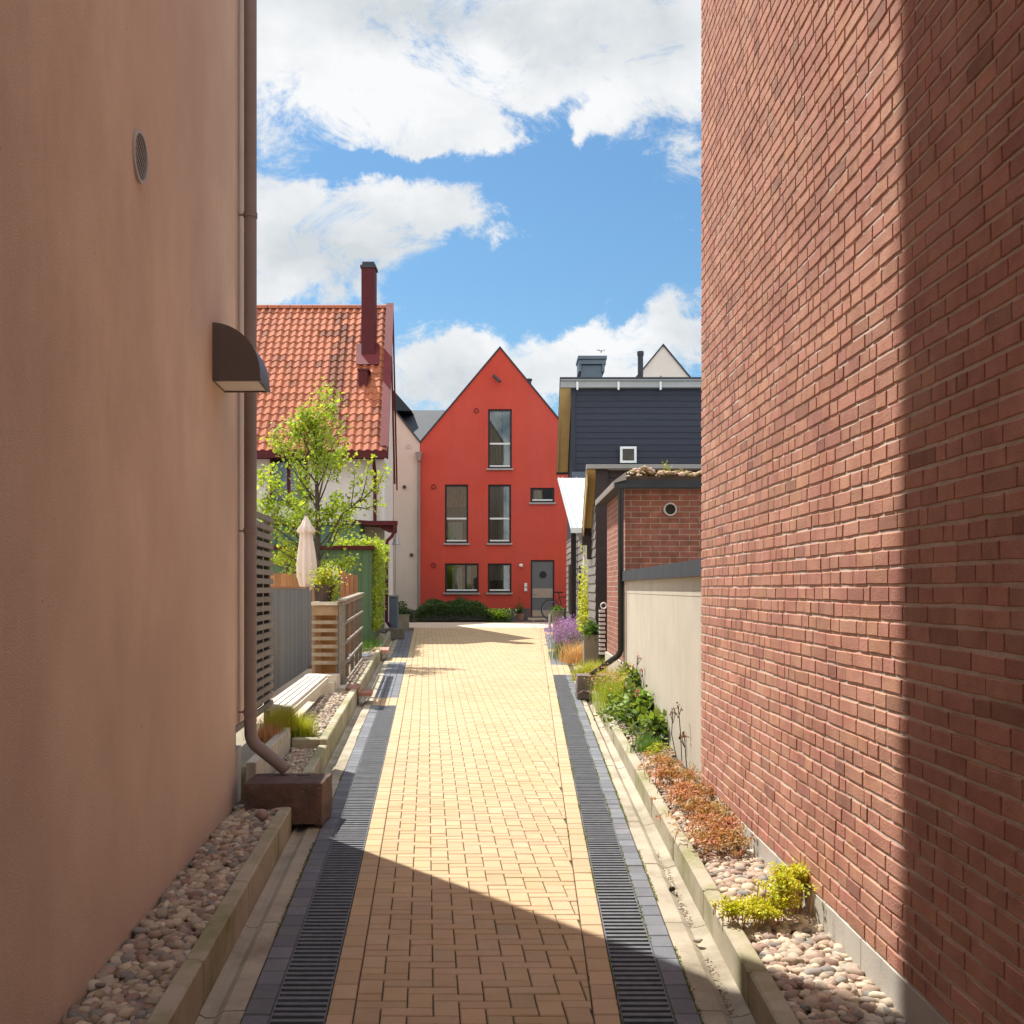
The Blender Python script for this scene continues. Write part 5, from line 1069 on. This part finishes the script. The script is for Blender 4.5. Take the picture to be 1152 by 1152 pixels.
b = MB(); b.tube([(c[0], 18.3, .3), (c[0], 18.3, PZ(580, 18.3))], .02, 10); b.tube([(c[0], 18.3, PZ(580, 18.3)), (c[0], 18.3, PZ(577, 18.3))], .025, 10); b.build('pole', m['wood_grey'], pr)
b = MB(); b.lathe((c[0], 18.3, .3), [(0, 0), (.25, 0), (.25, .05), (.05, .08), (0, .08)], 24); b.build('base', m['granite_grey'], pr)

# ------------------------------------------------------------------ tree
tt = thing('garden_tree', (PX(358, 19.3), 19.3, .3), 'young open-crowned tree with yellow-green leaves behind the parasol', 'tree')
b = MB(); tx = PX(358, 19.3); ty = 19.3; leafC = []
def limb(p, d, L, r, depth):
    pts = [Vector(p)]; d = Vector(d).normalized(); n = 5; rs = [r]
    for k in range(n):
        d = (d+Vector((random.gauss(0, .09), random.gauss(0, .09), random.gauss(.03, .06)))).normalized(); pts.append(pts[-1]+d*L/n); rs.append(r*(1-.75*(k+1)/n))
    b.tube(pts, [max(x, .003) for x in rs], 6)
    if depth == 0:
        for k in range(2, n+1): leafC.append((tuple(pts[k]), .055+.02*random.random()))
    else:
        for _ in range(5 if depth > 1 else 4):
            k = random.randint(1, n); q = pts[k]; a = random.uniform(0, 6.28); nd = (d+Vector((math.cos(a), math.sin(a), random.uniform(-.1, .7)))*random.uniform(.55, .95)); limb(q, nd, L*random.uniform(.45, .62), rs[k]*.6, depth-1)
        leafC.append((tuple(pts[-1]), .07))
trunk = [(tx, ty, .3), (tx+.01, ty, 1.2), (tx-.03, ty, 2.0), (tx+.0, ty, 2.8), (tx-.03, ty, 3.7), (tx-.04, ty, 4.5), (tx-.18, ty, 5.05)]
b.tube(trunk, [.08, .07, .06, .048, .034, .02, .006], 10)
def tp(z):
    for i in range(len(trunk)-1):
        if trunk[i][2] <= z <= trunk[i+1][2]: t = (z-trunk[i][2])/(trunk[i+1][2]-trunk[i][2]); return Vector(trunk[i]).lerp(Vector(trunk[i+1]), t)
for z, az, el, L in ((1.9, 190, 18, 1.0), (2.0, 20, 20, .5), (2.1, 200, 25, 1.15), (2.35, 215, 25, 1.15), (2.45, 172, 20, 1.2), (2.5, 60, 30, .7), (2.6, 188, 28, 1.15), (2.7, 250, 25, .7), (2.8, 165, 35, 1.15), (2.95, 20, 45, .5), (3.1, 190, 35, 1.0), (3.2, 130, 45, .8), (3.3, 30, 55, .8), (3.4, 178, 42, 1.1), (3.6, 300, 40, .45), (3.7, 175, 50, .9), (3.3, 12, 78, 1.5), (3.8, 20, 80, 1.2), (4.0, 185, 60, .8), (4.2, 180, 75, .7), (4.5, 120, 70, .4)):
    q = tp(z); a = rad(az+random.uniform(-12, 12)); limb(q, (math.cos(a)*math.cos(rad(el)), math.sin(a)*math.cos(rad(el))*.8, math.sin(rad(el))), L, .02, 1)
# sparse long shoots to the right
for pts in ([(tx, ty, 2.2), P(385, 578, ty), P(395, 571, ty), P(398, 545, ty), P(400, 520, ty)], [P(395, 571, ty), P(407, 560, ty), P(412, 540, ty), P(416, 518, ty)], [P(405, 565, ty), P(418, 552, ty), P(426, 543, ty), P(433, 530, ty)], [P(395, 570, ty), P(412, 572, ty), P(428, 566, ty)], [(tx, ty, 1.9), P(380, 596, ty), P(400, 592, ty)]):
    pts = [Vector(p) for p in pts]; b.tube(pts, [.018*(1-.8*i/(len(pts)-1)) for i in range(len(pts))], 6)
    for i in range(1, len(pts)):
        for k in range(3): leafC.append((tuple(pts[i-1].lerp(pts[i], (k+1)/3)), .05 if i > 1 else .02))
b.build('trunk', m['trunk'], tt, smooth=True)
C = []
for c_, s_ in leafC:
    for _ in range(int(12*s_/.05)): C.append(np.array(c_)+rng.normal(size=3)*s_*1.3)
V, F, T = leaf_arrays(np.array(C), .085, up=.5, aspect=.7, var=.35); mk('crown', V, F, m['leaf_tree'], tt, T)
# low shrub greens behind the fence
bush((PX(320, 19.5), 19.6, 2.2), (.30, .2, .28), 520, .06, 'leaf_bright', 'pale green hydrangea-like bush between slatted screen and parasol', up=.7)
# grasses beside the low wall
def grass(name, spots, h, w, lean, n, mat, lab, spread=.06, tone=(1, 1, 1), extra=None):
    C = []
    for s_ in spots:
        for _ in range(n): C.append((s_[0]+random.gauss(0, spread), s_[1]+random.gauss(0, spread), s_[2]))
    parts = [blades(np.array(C), h, w, lean, tone)]
    if extra: parts += extra
    V, F, T = join(parts); return tag(mk(name, V, F, m[mat], None, T), lab, 'plant')
grass('grass_tuft', [A(-1.20, 9.45, .12), A(-1.15, 9.5, .12), A(-1.24, 9.6, .12)], .27, .006, .8, 420, 'leaf_bright', 'bright green grass tuft at the end of the low concrete wall', .05)
grass('grass_tuft', [A(-1.36, 8.9, .27), A(-1.33, 9.2, .27), A(-1.30, 9.4, .25)], .24, .005, .7, 330, 'leaf_bright', 'green and brown grass growing under the slatted screen', .06, tone=(.85, .75, .6))
grass('grass_tuft', [A(-1.38, 8.55, .27), A(-1.36, 8.75, .27)], .17, .005, .9, 220, 'leaf_red', 'rusty brown grass clump on the low wall left of the green tuft', .05)
grass('grass_tuft', [A(-1.13, 20.3, .1), A(-1.12, 21, .1), A(-1.12, 19.4, .1)], .28, .012, .7, 170, 'leaf_green', 'low weeds at the foot of the green shed corner', .12)

# ------------------------------------------------------------------ right hand planting, near to far
def sedum(cs, n, size, mat, lab, tone, stems=True, hgt=.12, spread=.06, group=None):
    parts = []; C = []
    for c_ in cs:
        k = max(1, n//len(cs)); ns = max(3, k//14)
        for _ in range(ns):
            a = random.uniform(0, 6.28); rr = abs(random.gauss(0, spread)); hx = hgt*random.uniform(.45, 1.1); q = np.array([c_[0]+rr*math.cos(a), c_[1]+rr*math.sin(a), c_[2]+hx])
            C.append(q+rng.normal(size=(14, 3))*np.array([.014, .014, .010]))
    V, F, T = join([leaf_arrays(np.concatenate(C), size, up=1.0, aspect=.6, tone=tone, var=.3)])
    o = mk('sedum', V, F, m[mat], None, T); tag(o, lab, 'plant', group)
    b = MB()
    for q in C[::3]:
        c0 = q.mean(0); b.tube([(c0[0]+random.gauss(0, .01), c0[1]+random.gauss(0, .01), c0[2]-hgt*.9), tuple(c0)], .0025, 4, cap=False)
    b.build('stems', m['leaf_red'], o); return o
q = lambda px, py, h=.15: (lambda Y: (PX(px, Y), Y, g(Y)+h))(1150*(1.72-h)/(py-641))
sedum([q(826, 1034), q(845, 1030), q(858, 1036), q(872, 1030)], 3400, .017, 'leaf_yellow', 'low yellow-green stonecrop spilling over the kerb, nearest plant', (1, 1, 1), hgt=.06, spread=.045)
sedum([q(886, 1015), q(880, 1028), q(900, 1015)], 3000, .019, 'leaf_yellow', 'tallest yellow-green stonecrop with reddish stems against the white plinth', (1, 1, 1), hgt=.15, spread=.05)
red = [(742, 862), (752, 868), (760, 880), (775, 882), (748, 880), (770, 896), (785, 900), (765, 905), (800, 902), (782, 915), (797, 925), (812, 920), (790, 935), (805, 945), (820, 938), (812, 958), (826, 955), (800, 955), (838, 925), (832, 910)]
labs = {0: 'rust coloured stonecrop at the far end, beside the small lime green clump', 3: 'rust coloured stonecrop at the corner where concrete wall meets brick wall', 7: 'rusty stonecrop hugging the kerb edge midway along the brick wall', 11: 'red stonecrop touching the lowest bricks, midway in the red patch', 15: 'orange-red stonecrop at the near end of the red patch, on open pebbles'}
for k in range(0, 20, 4):
    cs = [q(*red[i], .13) for i in range(k, min(20, k+4))]; key = list(labs)[k//4]
    sedum(cs, 2000, .021, 'leaf_red', labs[key], (1, .95, 1) if k % 8 else (.9, 1.05, .95), hgt=.085, spread=.11, group='red stonecrops in the pebble bed')
sedum([q(735, 850), q(742, 846)], 420, .024, 'leaf_bright', 'small lime green clump on the kerb beside the red stonecrops', (1, 1, 1), hgt=.06, spread=.05)
grass('grass_tuft', [q(725, 838, .13), q(732, 842, .13), q(722, 846, .13)], .11, .006, .8, 160, 'leaf_green', 'low soft green grass on the kerb in front of the big leafed plants', .05)
# big leafed perennials
def bigleaf(cs, n, size, lab, hgt, tone=(1, 1, 1), mat='leaf_hosta', spread=.14, name='leafy_perennial'):
    parts = []; b = MB()
    for c_ in cs:
        C = []
        for _ in range(n):
            a = random.uniform(0, 6.28); rr = abs(random.gauss(0, spread)); z = hgt*random.uniform(.2, 1.0)*(1-.5*min(1, rr/spread/2.2)**2)*(1+.3*mnoise.noise(Vector((c_[0]+rr*math.cos(a), c_[1]+rr*math.sin(a), 0))*7)); p = (min(1.42, c_[0]+rr*math.cos(a)), c_[1]+rr*math.sin(a)*1.8, c_[2]+max(.03, z)); C.append(p)
            b.tube([(c_[0]+random.gauss(0, .02), c_[1]+random.gauss(0, .02), c_[2]), ((c_[0]*.4+p[0]*.6), (c_[1]*.4+p[1]*.6), c_[2]+z*.7), p], .0035, 4, cap=False)
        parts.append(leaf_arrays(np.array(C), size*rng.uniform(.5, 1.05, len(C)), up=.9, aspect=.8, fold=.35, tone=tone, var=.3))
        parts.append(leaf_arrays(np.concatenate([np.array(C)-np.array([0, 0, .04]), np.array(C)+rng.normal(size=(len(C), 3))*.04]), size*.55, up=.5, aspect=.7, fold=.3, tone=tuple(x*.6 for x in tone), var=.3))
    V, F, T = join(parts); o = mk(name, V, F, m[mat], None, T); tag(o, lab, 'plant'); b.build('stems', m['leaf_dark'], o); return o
bigleaf([q(738, 832, .1)], 170, .10, 'nearest broad-leaved green perennial with dark hollows, beside the concrete wall', .24, (1.1, 1.1, 1), spread=.13)
bigleaf([q(703, 808, .1)], 190, .10, 'broad-leaved plant leaning over the kerb in the middle of the bed', .26, (1.3, 1.3, 1), spread=.15)
bigleaf([q(722, 818, .1)], 220, .105, 'mid-sized leafy perennial in the middle of the bed, between kerb plant and wall', .36, (1, 1.05, 1), spread=.15)
bigleaf([q(741, 800, .1)], 260, .11, 'tallest dark green leafy perennial against the concrete wall', .44, (.75, .85, .85), spread=.15)
bigleaf([q(722, 790, .1)], 300, .095, 'bright lime leafy perennial behind the tall dark one, by the wall', .46, (1.6, 1.4, 1), spread=.19)
fl = lambda px, py, Y, n, s, size, tone: leaf_arrays(np.array(P(px, py, Y))+rng.normal(size=(n, 3))*s, size, up=.3, aspect=.9, tone=tone, var=.2)
E = [leaf_arrays(np.array([A(0, 0, 0)])+np.array([PX(680, 12.3), 12.3, .6])+rng.normal(size=(420, 3))*np.array([.16, .4, .09]), .035, aspect=.5, tone=(2.2, 1.0, 1.4))]
grass('flowering_grass', [q(686, 800, .1), q(694, 792, .1), q(682, 790, .1), q(700, 785, .1)], .42, .005, .5, 260, 'leaf_tree', 'pink flowering feathery grass beside the granite block on the right', .09, (.9, .9, .9), extra=[leaf_arrays(np.array([PX(688, 12.3), 12.2, .66])+rng.normal(size=(520, 3))*np.array([.15, .35, .085]), .030, aspect=.5, tone=(1.6, .75, 2.6))])
def flowerstems(spots, lab, tone, mat='petal', name='pink_flowers'):
    b = MB(); C = []
    for px, py, Y, base in spots:
        t_ = P(px, py, Y); b.tube([(t_[0]+.03, Y, base), (t_[0]+random.uniform(-.02, .02), Y, (base+t_[2])/2), t_], .004, 5, cap=False); C.append(np.array(t_)+rng.normal(size=(8, 3))*.012)
        for _ in range(2): a_ = random.uniform(-.06, .06); e_ = (t_[0]+a_, Y, t_[2]-.02); b.tube([(t_[0], Y, t_[2]-.10), e_], .003, 4, cap=False); C.append(np.array(e_)+rng.normal(size=(4, 3))*.008)
    o = b.build(name, m['trunk']); V, F, T = leaf_arrays(np.concatenate(C), .022, aspect=.9, tone=tone, var=.2); mk('petals', V, F, m[mat], o, T); return tag(o, lab, 'flowers')
flowerstems([(712, 748, 11.4, .6), (717, 738, 11.2, .6), (722, 752, 11.2, .6)], 'thin stems with small pink flowers standing above the leafy plants', (.6, .3, .36))
flowerstems([(718, 776, 10.4, .5), (716, 780, 10.4, .5)], 'single larger pink blossom among the lime leaves', (.7, .3, .35))
flowerstems([(757, 800, 8.6, .3), (763, 794, 8.4, .3), (770, 826, 7.8, .25)], 'dry brown seed stems against the concrete wall above the red stonecrops', (.2, .1, .07), name='dry_stems')
# grass behind block, tall planter with shrub, lavender, small things
grass('grass_tuft', [(PX(664, 15), 15.0, g(15)+.1), (PX(674, 15.2), 15.3, g(15)+.1), (PX(655, 15), 14.9, g(15)+.1)], .30, .009, .8, 260, 'leaf_bright', 'bright green grass between tall planter and right granite block', .08)
cc = planter(657, 675.5, 714.5, 16.3, .28, 'tall square stone planter with a round green shrub on the right side', .06, rim=False)
bush((cc[0], cc[1], cc[2]), (.15, .15, .30), 900, .05, 'leaf_green', 'round green shrub growing in the tall square planter')
cf = planter(622, 634, 688, 26.2, .4, 'stone planter with trailing plant at the far right, in front of the bicycle', .15)
bush((cf[0], cf[1], cf[2]-.02), (.20, .2, .22), 350, .06, 'leaf_green', 'trailing green plant with dry tips in the far stone planter')
b = MB(); c = (PX(618.5, 28.5), 28.5, g(28.5)); b.tube([(c[0], 28.5, c[2]), (c[0], 28.5, c[2]+.45), (c[0]+.06, 28.5, c[2]+.52), (c[0]+.25, 28.5, c[2]+.52)], .035, 10); b.tube([(c[0]+.25, 28.5, c[2]+.52), (c[0]+.25, 28.5, c[2])], .035, 10); tag(b.build('hoop_bollard', m['vent_metal'], smooth=True), 'pale metal hoop bollard just left of the far stone planter', 'bollard')
LV = []
for (px, py, Y, n) in ((641, 720, 21.5, 420), (648, 716, 22, 320), (637, 742, 19.5, 380), (640, 736, 20.3, 300)):
    for _ in range(n):
        x = PX(px, Y)+random.gauss(0, .13); y = Y+random.gauss(0, .25); LV.append((x, y, g(Y)+.02))
LV = np.array(LV); st_ = blades(LV, .62, .008, .55, (.9, 1, .9), seg=3)
tips = st_[0].reshape(-1, 8, 3)[:, 6]; fl_ = np.concatenate([tips+rng.normal(size=tips.shape)*.022-np.array([0, 0, k*.03]) for k in range(4)])
V, F, T = st_; lav = mk('lavender', V, F, m['leaf_green'], None, T); tag(lav, 'big purple flowering lavender clump along the right edge of the path', 'plant')
V, F, T = leaf_arrays(fl_, .036, aspect=.6, tone=(.36, .19, .56), var=.25); mk('flowers', V, F, m['petal'], lav, T)
grass('dry_grass', [(PX(650, 19), 18.9, g(19)+.02), (PX(655, 18.5), 18.4, g(19)+.02), (PX(646, 18.6), 18.6, g(19)+.02)], .42, .010, 1.0, 220, 'leaf_red', 'dry straw coloured grass between lavender and tall planter', .12, (1.2, 1.5, 1.6))
V, F, T = leaf_arrays(np.array([(1.36+random.gauss(0, .05), 19.2+random.gauss(0, .35), .9+abs(random.gauss(0, .55))) for _ in range(900)]), .07, aspect=.8); tag(mk('climber', V, F, m['leaf_bright'], None, T), 'lime green climbing plant in front of the pale door, above the tall planter', 'climbing plant')
b = MB(); Yr = 16.1
rx = PX(679, Yr)
b.box(rx-.07, rx+.07, Yr, Yr+.10, g(Yr)+.1, PZ(682, Yr)); rk = thing('white_rung_rack', (rx, Yr, g(Yr)+.1), 'narrow black rack of white rungs against the brick shed side wall', 'rack')
bf = b.build('back', m['black_pipe'], rk); b = MB()
for k in range(11): z = PZ(689, Yr)-k*.066; b.box(rx-.075, rx+.02+.01*(k % 2), Yr-.05, Yr-.001, z, z+.040, b=.004)
b.build('rungs', m['white_plastic'], rk)
b = MB(); torus(b, (rx, Yr-.03, PZ(681.5, Yr)), .045, .012, 18, 6); b.build('ring', m['white_plastic'], rk)
# coiled dark hose hook at the foot of the right block
b = MB(); b.tube([(.90, 13.45, g(13)+.12), (1.0, 13.38, g(13)+.13), (1.05, 13.3, g(13)+.10), (1.045, 13.25, g(13)-.01), (1.0, 13.2, g(13)-.03), (.97, 13.15, g(13)-.03)], .014, 8); b.tube([(.87, 13.42, g(13)+.09), (.93, 13.36, g(13)+.14), (1.0, 13.40, g(13)+.10), (1.02, 13.44, g(13)+.14)], .016, 8); tag(b.build('iron_hook', m['granite_red'], smooth=True), 'curled rusty iron hook at the foot of the right granite block', 'hook')
